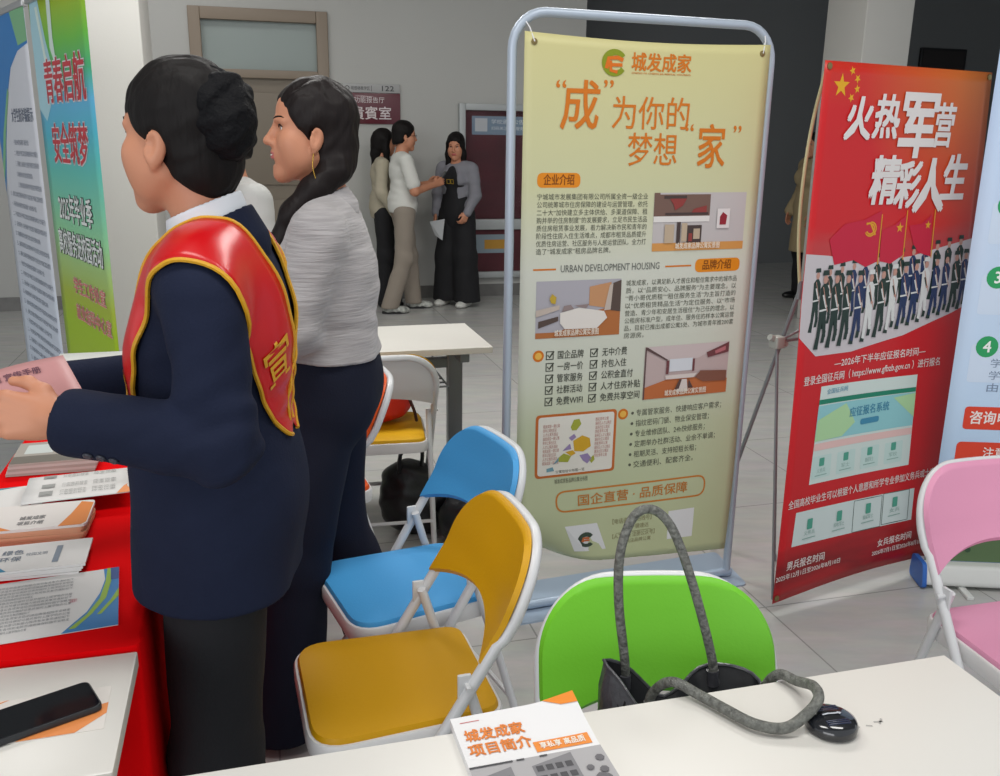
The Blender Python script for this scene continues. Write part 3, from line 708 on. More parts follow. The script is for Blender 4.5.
S.put('flag_emblems', d, ink('#d69a2a'))
dk, nv, wh, fa = MB(), MB(), MB(), MB()
rnd = random.Random(3)
def soldier(u, v, s, kk, suit, white=False):
    m = {'g': dk, 'n': nv, 'w': wh}[suit]
    S.poly(m, [(u - .017 * s, v + .10 * s), (u - .02 * s, v + .185 * s), (u - .006 * s, v + .20 * s), (u + .008 * s, v + .20 * s), (u + .022 * s, v + .18 * s), (u + .017 * s, v + .10 * s)], kk)
    S.poly(m, [(u - .016 * s, v + .105 * s), (u + .016 * s, v + .105 * s), (u + .020 * s, v + .03 * s), (u + .006 * s, v + .03 * s), (u, v + .08 * s), (u - .012 * s, v), (u - .026 * s, v)], kk)
    S.poly(dk, [(u - .024 * s, v + .032 * s), (u - .012 * s, v + .03 * s), (u - .012 * s, v - .008 * s), (u - .034 * s, v - .006 * s)], kk)
    S.poly(dk, [(u + .006 * s, v + .05 * s), (u + .021 * s, v + .05 * s), (u + .014 * s, v + .012 * s), (u - .002 * s, v + .012 * s)], kk)
    S.disc(fa, u + .001 * s, v + .213 * s, .011 * s, kk, ry=.014 * s, n=8)
    S.poly(wh if suit == 'w' else dk, [(u - .016 * s, v + .226 * s), (u + .016 * s, v + .226 * s), (u + .013 * s, v + .242 * s), (u - .013 * s, v + .242 * s)], kk + 1)
    S.stroke(wh, [(u - .018 * s, v + .115 * s), (u + .018 * s, v + .118 * s)], .006 * s, kk + 1)
    S.stroke(dk if suit == 'w' else wh, [(u + .010 * s, v + .13 * s), (u - .004 * s, v + .165 * s)], .007 * s, kk + 1)
    S.disc(fa if suit == 'w' else wh, u + .012 * s, v + .128 * s, .006 * s, kk + 2, n=6)
    S.stroke(fa, [(u + .02 * s, v + .11 * s), (u - .008 * s, v + .19 * s)], .003 * s, kk + 2)
for i in range(13): soldier(.06 + i * .056, .90 + i * .0065, .80, 2, 'gggnn'[i % 5])
for i, (u, su) in enumerate(((.095, 'g'), (.15, 'g'), (.205, 'g'), (.262, 'n'), (.315, 'w'), (.372, 'g'), (.425, 'w'), (.478, 'n'), (.528, 'n'), (.575, 'w'), (.625, 'n'), (.672, 'n'), (.718, 'g'), (.762, 'n'))):
    soldier(u, .845 + max(0, u - .3) * .17, 1.02 - u * .25, 6, su)
S.put('soldiers_green', dk, ink('#243631')); S.put('soldiers_navy', nv, ink('#26355a')); S.put('soldiers_white', wh, ink('#cfd0cf')); S.put('soldiers_faces', fa, ink('#b98d80'))
d = MB()
S.text(d, '—2026年下半年应征报名时间—', .175, .768, .026, .44, bold=.014); S.text(d, '登录全国征兵网（ https://www.gfbzb.gov.cn ）进行报名', .035, .724, .027, .655, bold=.012)
S.text(d, '全国高校毕业生可以根据个人意愿和所学专业参加义务兵或士官', .018, .318, .027, .70, bold=.012)
S.text(d, '男兵报名时间', .040, .104, .029, .168, bold=.014); S.text(d, '2025年12月1日至2026年8月10日', -.002, .072, .020, .285, bold=.01); S.text(d, '女兵报名时间', .460, .092, .029, .168, bold=.014); S.text(d, '2026年7月1日至2026年8月10日', .436, .058, .020, .26, bold=.01)
S.put('notice_lettering', d, ink('#dcd2cf'))
d = MB(); S.poly(d, [(.122, .712), (.588, .700), (.584, .376), (.105, .386)], 1); scn = S.put('website_picture', d, ink('#c9d6d2'))
d = MB(); S.poly(d, [(.118, .668), (.586, .656), (.586, .640), (.117, .652)], 2); S.put('website_bar', d, ink('#1f7d63'), parent=scn)
d = MB(); S.poly(d, [(.117, .648), (.586, .638), (.585, .520), (.111, .530)], 2); S.put('website_hero', d, ink('#8cc3c9'), parent=scn)
d = MB(); S.poly(d, [(.117, .60), (.25, .64), (.30, .57), (.24, .53), (.111, .53)], 3); S.poly(d, [(.48, .63), (.586, .636), (.586, .55)], 3); S.put('website_hero_green', d, ink('#a9cf9e'), parent=scn)
d = MB(); S.text(d, '应征报名系统', .27, .590, .030, .19, 4, bold=.01); S.pill(d, .325, .556, .415, .576, .009, 4); S.text(d, '全国征兵网', .15, .683, .016, .10, 4); S.put('website_title', d, ink('#3f86a6'), parent=scn)
d = MB(); S.poly(d, [(.113, .522), (.585, .512), (.584, .488), (.112, .498)], 2); S.put('website_strip', d, ink('#dcb9b5'), parent=scn)
gr, tx = MB(), MB(); cards = MB()
for i, u in enumerate((.155, .270, .385, .500)):
    S.pill(cards, u - .042, .402 - .002 * i, u + .045, .478 - .002 * i, .006, 2)
    S.pill(gr, u - .012, .442, u + .012, .470, .004, 3); S.text(tx, ('义务兵', '军士', '直招军士', '军校')[i], u - .02, .420, .014, .04, 3); S.rect(tx, u - .028, .410, u + .028, .413, 3)
for i, u in enumerate((.125, .262, .400, .530)):
    S.pill(gr, u - .012, .232, u + .012, .268, .004, 4); S.text(tx, ('义务兵', '招收军士', '直招军士', '女兵')[i], u - .024, .213, .014, .05, 4); S.rect(tx, u - .03, .20, u + .03, .203, 4)
S.put('website_cards', cards, ink('#bcd3cf'), parent=scn)
d = MB(); S.poly(d, [(.058, .300), (.625, .284), (.622, .166), (.052, .184)], 1); stp = S.put('option_strip', d, ink('#c7d3d2'))
d = MB()
for a, b in ((.33, .465), (.472, .60)): S.ring(d, [(a, .176), (b, .172), (b, .284), (a, .288)], .003, 2)
S.put('option_outline', d, ink('#55635f'), parent=stp)
S.put('option_icons', gr, ink('#4d9a86'), parent=stp); S.put('option_names', tx, ink('#86a8a0'), parent=stp)
# stand: hub, four rods, front foot; pale fibreglass rods bow up to the corners
RODG = mat('grey_rod', '#8d9296', .4, .4); RODY = mat('ivory_rod', '#c9c49a', .45)
hub = Vector((.088, .222, .865)); jn = Vector((.139, .194, 1.04)); hub2 = Vector((.60, .26, .865)); jn2 = Vector((.62, .22, 1.04))
for h, j, p, sg in ((hub, jn, redf(.012, 1.69), -1), (hub2, jn2, redf(.785, 1.69), 1)):
    d = MB(); d.tube(spline([j, j + Vector((.024 * sg, .005, .17)), j + Vector((.045 * sg, -.01, .35)), j + Vector((.050 * sg, -.03, .53)), p + Vector((0, .005, 0))], 6), .0055, 8); d.build('upper_rod', RODY, rb)
    d = MB(); d.box(h - Vector((.02, .02, .02)), h + Vector((.02, .02, .02)), bev=.007); d.tube([h + Vector((-.035, 0, .02)), h + Vector((.04, 0, -.012))], .011); d.build('hub', mat('grey_plastic_hub', '#a3a69f', .5), rb)
    d = MB(); d.tube([j + Vector((0, 0, .03)), j - Vector((0, 0, .03))], .009, 8); d.tube([j, Vector((h.x + .037 * -sg, h.y + .29, .012))], .0075, 8); d.build('rear_leg', RODG, rb)
    d = MB(); d.tube([h, (h.x + .17 * -sg, h.y + .075, .012)], .0055, 8); d.lathe([(.008, 0), (.008, .025)], 10, M=Matrix.Translation((h.x + .17 * -sg, h.y + .075, 0))); d.build('front_leg', RODG, rb)
    d = MB(); d.tube([h, redf(.0 if sg < 0 else .785, .012) + Vector((0, .006, 0))], .0045, 8); d.build('lower_rod', RODG, rb)
d = MB(); d.tube([hub, hub2], .006, 8); d.tube([jn, hub2], .005, 8); d.tube([jn2, hub], .005, 8); d.build('cross_brace', RODG, rb)
d = MB()
for u, v in ((.014, 1.685), (.785, 1.685), (.010, .016), (.785, .016)):
    d.lathe([(.010, 0), (.010, .003), (.005, .004)], 12, M=Matrix.Translation(redf(u, v)) @ Matrix.Rotation(math.pi / 2, 4, 'X'))
d.build('eyelets', mat('brass_eyelet', '#8c7b52', .3, .8), rs)

# ------------------------------------------------------------------ roll-up banners
def rollup(name, label, loc, rz, W, H, base_mat, cap_mat, face, lean=0):
    t = thing(name, label, 'roll-up banner', (loc[0], loc[1], 0), rz)
    d = MB(); prof = rounded([(-.06, .012), (.06, .012), (.05, .085), (-.035, .085)], .018, 4)
    d.loft([[(x, y, z) for y, z in prof] for x in (-.008, W + .008)]); ca = d.build('cassette', base_mat, t)
    for x0, x1 in ((-.022, -.007), (W + .007, W + .022)):
        d = MB(); pr = rounded([(-.066, .004), (.066, .004), (.056, .092), (-.041, .092)], .02, 4); d.loft([[(x, y, z) for y, z in pr] for x in (x0, x1)]); d.build('end_cap', cap_mat, t)
    d = MB(); 
    for x in (.12, W - .12): d.box((x - .012, -.12, 0), (x + .012, .10, .012), bev=.003)
    d.build('foot', base_mat, t)
    d = MB(); d.tube([(W / 2, .045, .06), (W / 2, .028, H)], .008, 8); d.build('support_pole', mat('brushed_steel', '#b5b5b2', .3, 1), t)
    d = MB(); d.box((-.004, -.006, H), (W + .004, .020, H + .028), bev=.006); d.build('top_rail', base_mat, t)
    fn = lambda u, v: Vector((u, .004 + .004 * math.sin(u * 5 + v), v))
    d = MB(); d.grid(fn, lin(0, W, 12), lin(.07, H + .004, 30)); sh = d.build('banner_sheet', face, t)
    m = sh.modifiers.new('thickness', 'SOLIDIFY'); m.thickness = .001; m.offset = -1
    return t, sh, Sheet(sh, fn)
def gradient(name, stops, z1, rough=.45, noise=0):
    m = mat(name, '#ffffff', rough, spec=.35); nt = m.node_tree; b = nt.nodes['Principled BSDF']
    tc = nt.nodes.new('ShaderNodeTexCoord'); sp = nt.nodes.new('ShaderNodeSeparateXYZ'); nt.links.new(tc.outputs['Object'], sp.inputs[0])
    dv = nt.nodes.new('ShaderNodeMath'); dv.operation = 'DIVIDE'; dv.inputs[1].default_value = z1; nt.links.new(sp.outputs['Z'], dv.inputs[0])
    src = dv.outputs[0]
    if noise:
        n = nt.nodes.new('ShaderNodeTexNoise'); n.inputs['Scale'].default_value = 2.2; n.inputs['Detail'].default_value = 2; nt.links.new(tc.outputs['Object'], n.inputs['Vector'])
        a = nt.nodes.new('ShaderNodeMath'); a.operation = 'MULTIPLY_ADD'; a.inputs[1].default_value = noise; a.inputs[2].default_value = -noise / 2; nt.links.new(n.outputs['Fac'], a.inputs[0])
        a2 = nt.nodes.new('ShaderNodeMath'); a2.operation = 'ADD'; nt.links.new(a.outputs[0], a2.inputs[0]); nt.links.new(src, a2.inputs[1]); src = a2.outputs[0]
    rp = nt.nodes.new('ShaderNodeValToRGB'); e = rp.color_ramp.elements; nt.links.new(src, rp.inputs[0]); nt.links.new(rp.outputs[0], b.inputs['Base Color'])
    e[0].position, e[0].color = stops[0][0], srgb(stops[0][1]); e[1].position, e[1].color = stops[-1][0], srgb(stops[-1][1])
    for p, c in stops[1:-1]: x = e.new(p); x.color = srgb(c)
    return m
WB = mat('white_cassette', '#d5d6d3', .4); BC = mat('blue_end_cap', '#2a63b4', .4)
SIL = mat('silver_cassette', '#b2b4b6', .35, .5)
# pale blue procedure banner at the right edge
t, sh, S = rollup('rollup_banner', 'pale blue roll-up banner with green numbered steps at the right edge', (1.512, 2.935), math.radians(-4), .8, 2.02, WB, BC,
    gradient('pale_blue_vinyl', [(0, '#9db9d8'), (.15, '#aac4e2'), (.3, '#bcd3ec'), (.6, '#c2d3ea'), (1, '#b4cdee')], 2.0))
wh, gn, tx, rd, wt = MB(), MB(), MB(), MB(), MB()
for v0, v1, n in ((1.39, 1.78, 0), (1.20, 1.33, 2), (.97, 1.10, 3), (.74, .87, 4)):
    S.pill(wh, .05 if n else .06, v0, .76, v1, .012)
    if n: S.disc(gn, .10, v1 - .008, .036, 2); S.text(wt, str(n), .10, v1 - .030, .046, k=3, bold=.02, align='c')
S.para(tx, ['新生儿应征报名的同学登录征兵网站', '提前查看应征条件和报名流程说明', '完善应征报名的个人基本信息', '按照时间节点参加应征体检', '提交应征报名审核表'], .10, 1.74, .6, .042, .028)
S.para(tx, ['在校大学生登录全国征兵网', '应届毕业生提交学历信息材料', '按照规定时间完成线上报名'], .10, 1.50, .6, .042, .028)
S.para(tx, ['学生登录全国征兵网实名注册', '经学信网查验学籍信息后报名'], .14, 1.27, .5, .042, .028)
S.para(tx, ['学生在网上提交应征报名表格', '基本信息核对无误后打印材料', '由学校武装部门审核盖章'], .13, 1.05, .5, .042, .028)
S.para(tx, ['学生持纸质报名表到武装部', '学生资助中心办理审核手续', '由县征兵办公室审核报名'], .12, .82, .5, .042, .028)
S.put('text_panel', wh, ink('#c9d7ea')); S.put('number_dot', gn, ink('#2f9a5f')); S.put('numbers', wt, ink('#e8ece8')); S.put('step_text', tx, ink('#7888a0'))
S.pill(rd, .06, .575, .30, .655, .014, 2); S.pill(rd, .05, .415, .76, .53, .018, 2); S.put('red_label', rd, ink('#d8452f'))
d = MB(); S.text(d, '咨询电话：', .08, .595, .042, .19, 3, bold=.02); S.text(d, '注意：学校武装部统一组织报名', .14, .475, .035, .55, 3, bold=.012); S.text(d, '应征青年请留意学校通知公告时间', .10, .43, .032, .6, 3, bold=.01); S.put('label_lettering', d, ink('#efe3df'))
d = MB(); S.rect(d, .0, .088, .8, .38, 1); ph = S.put('landscape_photo', d, ink('#8fb4cf'))
d = MB(); rnd = random.Random(5)
for k, (c, vb, amp) in enumerate((('#5f7d86', .29, .02), ('#536f5d', .25, .02), ('#48624a', .20, .025), ('#5c7350', .15, .03))):
    d = MB(); top = [(u, min(.37, vb + amp * (math.sin(u * 23 + k) + rnd.random()) * .7)) for u in lin(0, .8, 40)]
    S.poly(d, [(0, .088)] + [(.8, .088)] + top[::-1], 2 + k); S.put('tree_band', d, ink(c), parent=ph)
d = MB()
for i in range(26): u, v = rnd.random() * .78, .11 + rnd.random() * .12; S.disc(d, u, v, .01 + rnd.random() * .016, 7 + i * .1, n=8)
S.put('tree_crowns', d, ink('#36503b'), parent=ph)
d = MB()
for i in range(12): u, v = rnd.random() * .72, .15 + rnd.random() * .1; S.rect(d, u, v, u + .05, v + .018, 10 + i * .1)
S.put('pale_roofs', d, ink('#a9b3ae'), parent=ph)

# green and white roll-ups at the left edge
ga = math.radians(90 + 38 - 180)
gx, gy = -1.42, 3.28
dirv = Vector((math.sin(math.radians(-39)), math.cos(math.radians(-39)), 0))
def left_roll(name, label, k0, face):
    # u runs from the far (left) end towards the near (right) end
    far = Vector((gx, gy, 0)) + dirv * (k0 + .8)
    return rollup(name, label, far, math.atan2(-dirv.y, -dirv.x), .8, 2.0, SIL, SIL, face)
GR = gradient('green_blue_vinyl', [(0, '#a8b838'), (.36, '#9fc21a'), (.43, '#a6b93c'), (.50, '#a3c77a'), (.56, '#8fcf9a'), (.68, '#5cc0b4'), (.75, '#4db6cc'), (.81, '#5fb4dc'), (.86, '#45b07a'), (.92, '#6cc043'), (1, '#a8bd0e')], 2.0, noise=.05)
t, sh, S = left_roll('rollup_banner', 'green and turquoise roll-up banner with red and white slogans', 0, GR)
def outlined(body, u, v, h, wd, fill, line, name, ob=.05, b=.015, k=2, shear=0):
    d = MB(); S.text(d, body, u, v, h, wd, k, bold=ob, shear=shear); o = S.put(name, d, ink(line))
    d = MB(); S.text(d, body, u, v, h, wd, k + 3, bold=b, shear=shear); S.put('lettering', d, ink(fill), parent=o)
outlined('青春启航', .14, 1.62, .15, .58, '#c53a44', '#e6dfe2', 'slogan_outline', shear=.05)
outlined('安全筑梦', .16, 1.39, .14, .52, '#c53a44', '#e6dfe2', 'slogan_outline', shear=.05)
outlined('2025年毕业季', .14, 1.16, .10, .50, '#e3e8e6', '#3a4a46', 'event_outline')
outlined('离校服务进校园活动', .08, 1.02, .095, .64, '#e3e8e6', '#3a4a46', 'event_outline')
outlined('学生工作处宣', .24, .87, .06, .46, '#d77f7c', '#e4d7c0', 'organiser_outline')
outlined('就业指导中心宣', .24, .76, .06, .50, '#d77f7c', '#e4d7c0', 'organiser_outline')
d = MB(); S.poly(d, [(.02, 2.0), (.16, 2.0), (.22, 1.85), (.30, 1.72), (.40, 1.66), (.24, 1.64), (.10, 1.55), (.0, 1.6), (.0, 1.9)], 1); S.put('light_swirl', d, ink('#a9d3df'))
d = MB(); S.poly(d, [(.10, 1.98), (.14, 1.98), (.20, 1.80), (.30, 1.70), (.17, 1.78)], 2); S.poly(d, [(.30, 2.0), (.36, 2.0), (.34, 1.85), (.36, 1.72), (.28, 1.82)], 2); S.put('light_rays', d, ink('#d5e8df'))
WVN = gradient('white_blue_vinyl', [(0, '#c3cfe0'), (.3, '#cdd6e4'), (.6, '#d3d6de'), (1, '#d8dae2')], 2.0)
t, sh, S = left_roll('rollup_banner', 'white roll-up banner full of small text with blue top beside the green one', .86, WVN)
d = MB(); S.poly(d, [(0, 2.0), (.8, 2.0), (.8, 1.86), (.62, 1.84), (.45, 1.78), (.30, 1.66), (.14, 1.46), (0, 1.22)], 1); S.put('blue_arch', d, ink('#2f7fc4'))
d = MB(); S.poly(d, [(.55, 2.0), (.8, 2.0), (.8, 1.87), (.64, 1.86)], 2); S.poly(d, [(.0, 1.27), (.16, 1.5), (.34, 1.68), (.32, 1.70), (.1, 1.50), (0, 1.35)], 2); S.put('green_arc', d, ink('#7fb98a'))
d = MB(); S.text(d, '大学生防诈骗提示', .34, 1.55, .055, .42, bold=.012)
L = ['一、不轻信陌生来电和短信内容', '二、不向陌生账户转账汇款及借贷', '三、妥善保管个人身份和账户信息', '四、网络兼职刷单均为诈骗行为', '五、遇到可疑情况及时联系老师', '六、遇险立即拨打报警电话求助']
for i in range(24):
    u0 = .10 if i > 4 else .30
    S.text(d, L[i % 6] + L[(i + 2) % 6][2:], u0, 1.45 - i * .048, .022, (.66 if i % 3 else .52) - (0 if i > 4 else .2))
S.put('body_text', d, ink('#6a7488'))

# ------------------------------------------------------------------ bodies and soft things: smooth blended solids, meshed
def rot(axis, deg): return np.array(Matrix.Rotation(math.radians(deg), 3, axis))
class Soft:
    """distance fields of cones and ellipsoids, blended; mesh() turns their surface into quads"""
    def __init__(s, T=None):
        s.ops = []; s.T = np.eye(4) if T is None else np.array(T)
    def P(s, p): return s.T[:3, :3] @ np.asarray(p, float) + s.T[:3, 3]
    def cone(s, a, b, ra, rb, k=.02, op='u'):
        s.ops.append((op, 'c', (s.P(a), s.P(b), ra, rb), k)); return s
    def chain(s, pts, rs, k=.02, op='u'):
        for i in range(len(pts) - 1): s.cone(pts[i], pts[i + 1], rs[i], rs[i + 1], k, op)
        return s
    def ell(s, c, r, k=.02, R=None, op='u'):
        R = s.T[:3, :3] @ (np.eye(3) if R is None else R)
        s.ops.append((op, 'e', (s.P(c), np.asarray(r, float), R), k)); return s
    def cut(s, n, p, k=.004):
        """keeps the side the normal n points away from"""
        n = s.T[:3, :3] @ np.asarray(n, float); n /= np.linalg.norm(n)
        s.ops.append(('x', 'p', (n, s.P(p)), k)); return s
    def wrinkle(s, amp, freq, c=None, r=None, dirs=(1, 1, 1)):
        s.ops.append(('n', 'n', (amp, freq, None if c is None else s.P(c), r, dirs), 0)); return s
    def box(s):
        lo = np.full(3, 9.); hi = np.full(3, -9.)
        for op, t, a, k in s.ops:
            if op != 'u': continue
            l, h = s._bb(t, a); lo = np.minimum(lo, l); hi = np.maximum(hi, h)
        return lo, hi
    @staticmethod
    def _bb(t, a):
        if t == 'c':
            r = max(a[2], a[3]); return np.minimum(a[0], a[1]) - r, np.maximum(a[0], a[1]) + r
        e = np.sqrt(((a[2] * a[1]) ** 2).sum(1)); return a[0] - e, a[0] + e
    @staticmethod
    def _d(t, a, X, Y, Z):
        if t == 'c':
            A, B, ra, rb = a; ab = B - A; L = max(ab @ ab, 1e-9)
            px, py, pz = X - A[0], Y - A[1], Z - A[2]
            h = np.clip((px * ab[0] + py * ab[1] + pz * ab[2]) / L, 0, 1)
            return np.sqrt((px - ab[0] * h) ** 2 + (py - ab[1] * h) ** 2 + (pz - ab[2] * h) ** 2) - (ra + (rb - ra) * h)
        if t == 'e':
            c, r, R = a; px, py, pz = X - c[0], Y - c[1], Z - c[2]
            q = [(px * R[0, i] + py * R[1, i] + pz * R[2, i]) / r[i] for i in range(3)]
            k0 = np.sqrt(q[0] ** 2 + q[1] ** 2 + q[2] ** 2); k1 = np.sqrt((q[0] / r[0]) ** 2 + (q[1] / r[1]) ** 2 + (q[2] / r[2]) ** 2)
            return k0 * (k0 - 1) / np.maximum(k1, 1e-6)
    def field(s, h):
        lo, hi = s.box(); lo = lo - .016; hi = hi + .016
        n = np.ceil((hi - lo) / h).astype(int) + 1
        ax = [(lo[i] + h * np.arange(n[i])).astype(np.float32) for i in range(3)]
        D = np.full(n, .5, np.float32)
        for op, t, a, k in s.ops:
            if op in 'us':
                l, u = s._bb(t, a); pad = k + .02
                i0 = np.maximum(((l - pad - lo) / h).astype(int), 0); i1 = np.minimum(((u + pad - lo) / h).astype(int) + 2, n)
                if (i1 <= i0).any(): continue
                sl = tuple(slice(i0[i], i1[i]) for i in range(3))
            else: sl = (slice(None),) * 3
            X = ax[0][sl[0]][:, None, None]; Y = ax[1][sl[1]][None, :, None]; Z = ax[2][sl[2]][None, None, :]
            d1 = D[sl]
            if op == 'u':
                d2 = s._d(t, a, X, Y, Z)
                if k > 0:
                    g = np.clip(.5 + .5 * (d2 - d1) / k, 0, 1); D[sl] = d2 + (d1 - d2) * g - k * g * (1 - g)
                else: D[sl] = np.minimum(d1, d2)
            elif op == 's':
                d2 = -s._d(t, a, X, Y, Z); kk = max(k, 1e-4)
                g = np.clip(.5 - .5 * (d2 - d1) / kk, 0, 1); D[sl] = d2 + (d1 - d2) * g + kk * g * (1 - g)
            elif op == 'x':
                nn, p = a; d2 = (X - p[0]) * nn[0] + (Y - p[1]) * nn[1] + (Z - p[2]) * nn[2]; kk = max(k, 1e-4)
                g = np.clip(.5 - .5 * (d2 - d1) / kk, 0, 1); D[sl] = d2 + (d1 - d2) * g + kk * g * (1 - g)
            elif op == 'n':
                amp, f, c, r, dr = a; x, y, z = X * f * dr[0], Y * f * dr[1], Z * f * dr[2]
                w = np.sin(x + 2.1 * np.sin(y * .7 + z * .9)) * np.cos(z * 1.1 + 1.7 * np.sin(x * .6 + 1)) + .6 * np.sin(y * 1.3 + 1.5 * np.sin(z * .8 + x * .5))
                if c is not None: w = w * np.exp(-((X - c[0]) ** 2 + (Y - c[1]) ** 2 + (Z - c[2]) ** 2) / (r * r))
                D += (amp * w).astype(np.float32)
        return D, lo
    def mesh(s, h, smooth=1):
        D, lo = s.field(h); I = (D < 0)
        C = np.zeros(np.array(D.shape) - 1, np.uint8)
        for dx in (0, 1):
            for dy in (0, 1):
                for dz in (0, 1): C += I[dx:D.shape[0] - 1 + dx, dy:D.shape[1] - 1 + dy, dz:D.shape[2] - 1 + dz]
        act = np.argwhere((C > 0) & (C < 8)); idx = np.full(C.shape, -1, np.int32); idx[tuple(act.T)] = np.arange(len(act))
        acc = np.zeros((len(act), 3)); cnt = np.zeros(len(act))
        for axis in range(3):
            o1, o2 = [i for i in range(3) if i != axis]
            for b1 in (0, 1):
                for b2 in (0, 1):
                    p = act.copy(); p[:, o1] += b1; p[:, o2] += b2; q = p.copy(); q[:, axis] += 1
                    da = D[tuple(p.T)]; db = D[tuple(q.T)]; m = (da < 0) != (db < 0)
                    t = da[m] / (da[m] - db[m]); e = p[m].astype(float); e[:, axis] += t
                    acc[m] += e; cnt[m] += 1
        V = acc / np.maximum(cnt, 1)[:, None]
        Fs = []
        for axis in range(3):
            o1, o2 = (axis + 1) % 3, (axis + 2) % 3
            sl0 = [slice(None)] * 3; sl1 = [slice(None)] * 3; sl0[axis] = slice(0, -1); sl1[axis] = slice(1, None)
            a, b = I[tuple(sl0)], I[tuple(sl1)]
            E = np.argwhere(a != b); E = E[(E[:, o1] > 0) & (E[:, o2] > 0) & (E[:, o1] < D.shape[o1] - 1) & (E[:, o2] < D.shape[o2] - 1)]
            def g(d1, d2):
                p = E.copy(); p[:, o1] -= d1; p[:, o2] -= d2; return idx[tuple(p.T)]
            Q = np.stack([g(1, 1), g(0, 1), g(0, 0), g(1, 0)], 1)
            fl = ~a[tuple(E.T)]; Q[fl] = Q[fl][:, ::-1]; Fs.append(Q)
        Q = np.concatenate(Fs); Q = Q[(Q >= 0).all(1)]
        for _ in range(smooth):
            S_ = np.zeros_like(V); N_ = np.zeros(len(V))
            for i in range(4):
                j = (i + 1) % 4
                np.add.at(S_, Q[:, i], V[Q[:, j]]); np.add.at(N_, Q[:, i], 1)
                np.add.at(S_, Q[:, j], V[Q[:, i]]); np.add.at(N_, Q[:, j], 1)
            V = V * .5 + S_ / np.maximum(N_, 1)[:, None] * .5
        return V * h + lo, Q
def soft_mesh(parts, name, h, smooth=1):
    """one mesh out of one or several fields (each with its own cell size)"""
    if isinstance(parts, Soft): parts = [(parts, h)]
    Vs, Qs, k = [], [], 0
    for f, hh in parts:
        V, Q = f.mesh(hh, smooth); Vs.append(V); Qs.append(Q + k); k += len(V)
    V = np.concatenate(Vs); Q = np.concatenate(Qs)
    me = bpy.data.meshes.new(name); me.vertices.add(len(V)); me.vertices.foreach_set('co', V.astype(np.float32).ravel())
    me.loops.add(len(Q) * 4); me.loops.foreach_set('vertex_index', Q.astype(np.int32).ravel())
    me.polygons.add(len(Q)); me.polygons.foreach_set('loop_start', np.arange(len(Q), dtype=np.int32) * 4)
    me.update(calc_edges=True); me.validate(); me.shade_smooth()
    return me
def soft_obj(name, parts, h, m, parent, smooth=1): return link(name, soft_mesh(parts, name, h, smooth), m, parent)

# ------------------------------------------------------------------ people
SKIN = mat('skin', '#be8366', .5, bump=.03, bscale=160, spec=.4)
LIP = mat('lips', '#b25a58', .4)
HAIR = mat('black_hair', '#0f0b0b', .6, bump=.3, bscale=70, stretch=(1, 1, .12), spec=.2)
EYEW = mat('eye_white', '#d9d3cd', .2); IRIS = mat('dark_iris', '#1e1310', .15)
SHOE_W = mat('white_sneaker', '#cfcfca', .5); SHOE_B = mat('black_shoe', '#17171a', .35)
def frame(pos, yaw=0, pitch=0, roll=0, scale=1):
    T = np.eye(4); T[:3, :3] = rot('Z', yaw) @ rot('X', pitch) @ rot('Y', roll) * scale; T[:3, 3] = pos; return T
class Sc(Soft):
    """a Soft whose radii follow the scale of its frame (a head)"""
    def __init__(s, T, ops=None):
        super().__init__(T); s.k = np.linalg.norm(T[:3, 0])
        if ops is not None: s.ops = ops
    def cone(s, a, b, ra, rb, k=.02, op='u'): return super().cone(a, b, ra * s.k, rb * s.k, k * s.k, op)
    def ell(s, c, r, k=.02, R=None, op='u'):
        R = (s.T[:3, :3] / s.k) @ (np.eye(3) if R is None else R)
        s.ops.append((op, 'e', (s.P(c), np.asarray(r, float) * s.k, R), k * s.k)); return s
def head_into(f, T, male=False):
    h = Sc(T, f.ops)
    h.ell((0, -.012, .045), (.073, .093, .086), .02)
    h.ell((0, .034, -.028), (.058, .058, .082), .03)
    h.ell((0, .022, .055), (.064, .066, .062), .02)
    for s in (-1, 1):
        h.cone((s * .052, .0, -.052), (s * .014, .068, -.098), .018, .018, .03)
        h.ell((s * .040, .060, -.018), (.022, .022, .022), .025); h.ell((s * .044, .036, -.045), (.024, .036, .040), .03)
        h.cone((s * .018, .086, .030), (s * .044, .072, .028), .009, .007, .015)
    h.cone((0, .072, -.094), (0, .076, -.102), .020, .015, .02)
    for s in (-1, 1): h.ell((s * .031, .094, .012), (.017, .013, .011), .012, op='s')
    h.cone((0, .086, .024), (0, .108, -.018), .0075, .0105, .012); h.ell((0, .110, -.022), (.0115, .011, .0095), .008)
    for s in (-1, 1): h.ell((s * .012, .098, -.026), (.0085, .010, .0075), .006)
    h.ell((0, .080, -.055), (.030, .018, .026), .02)
    h.cone((-.017, .090, -.050), (.017, .090, -.050), .0062, .0062, .006); h.ell((0, .098, -.049), (.014, .0055, .0052), .006)
    h.ell((0, .096, -.0605), (.018, .0075, .0066), .006)
    h.ell((0, .103, -.0550), (.024, .008, .0016), .003, op='s')
    h.ell((0, .094, -.072), (.016, .010, .005), .01, op='s')
    for s in (-1, 1):
        R = rot('Z', s * -22) @ rot('X', 12)
        h.ell((s * .077, -.006, -.010), (.0085, .019, .032), .008, R)
        h.ell((s * .0865, .0, -.005), (.0075, .0115, .020), .003, R, op='s'); h.cone((s * .080, .004, -.012), (s * .082, .006, -.02), .0045, .004, .004)
        h.cone((s * .078, -.002, -.034), (s * .077, .0, -.042), .0075, .006, .006)
    return h
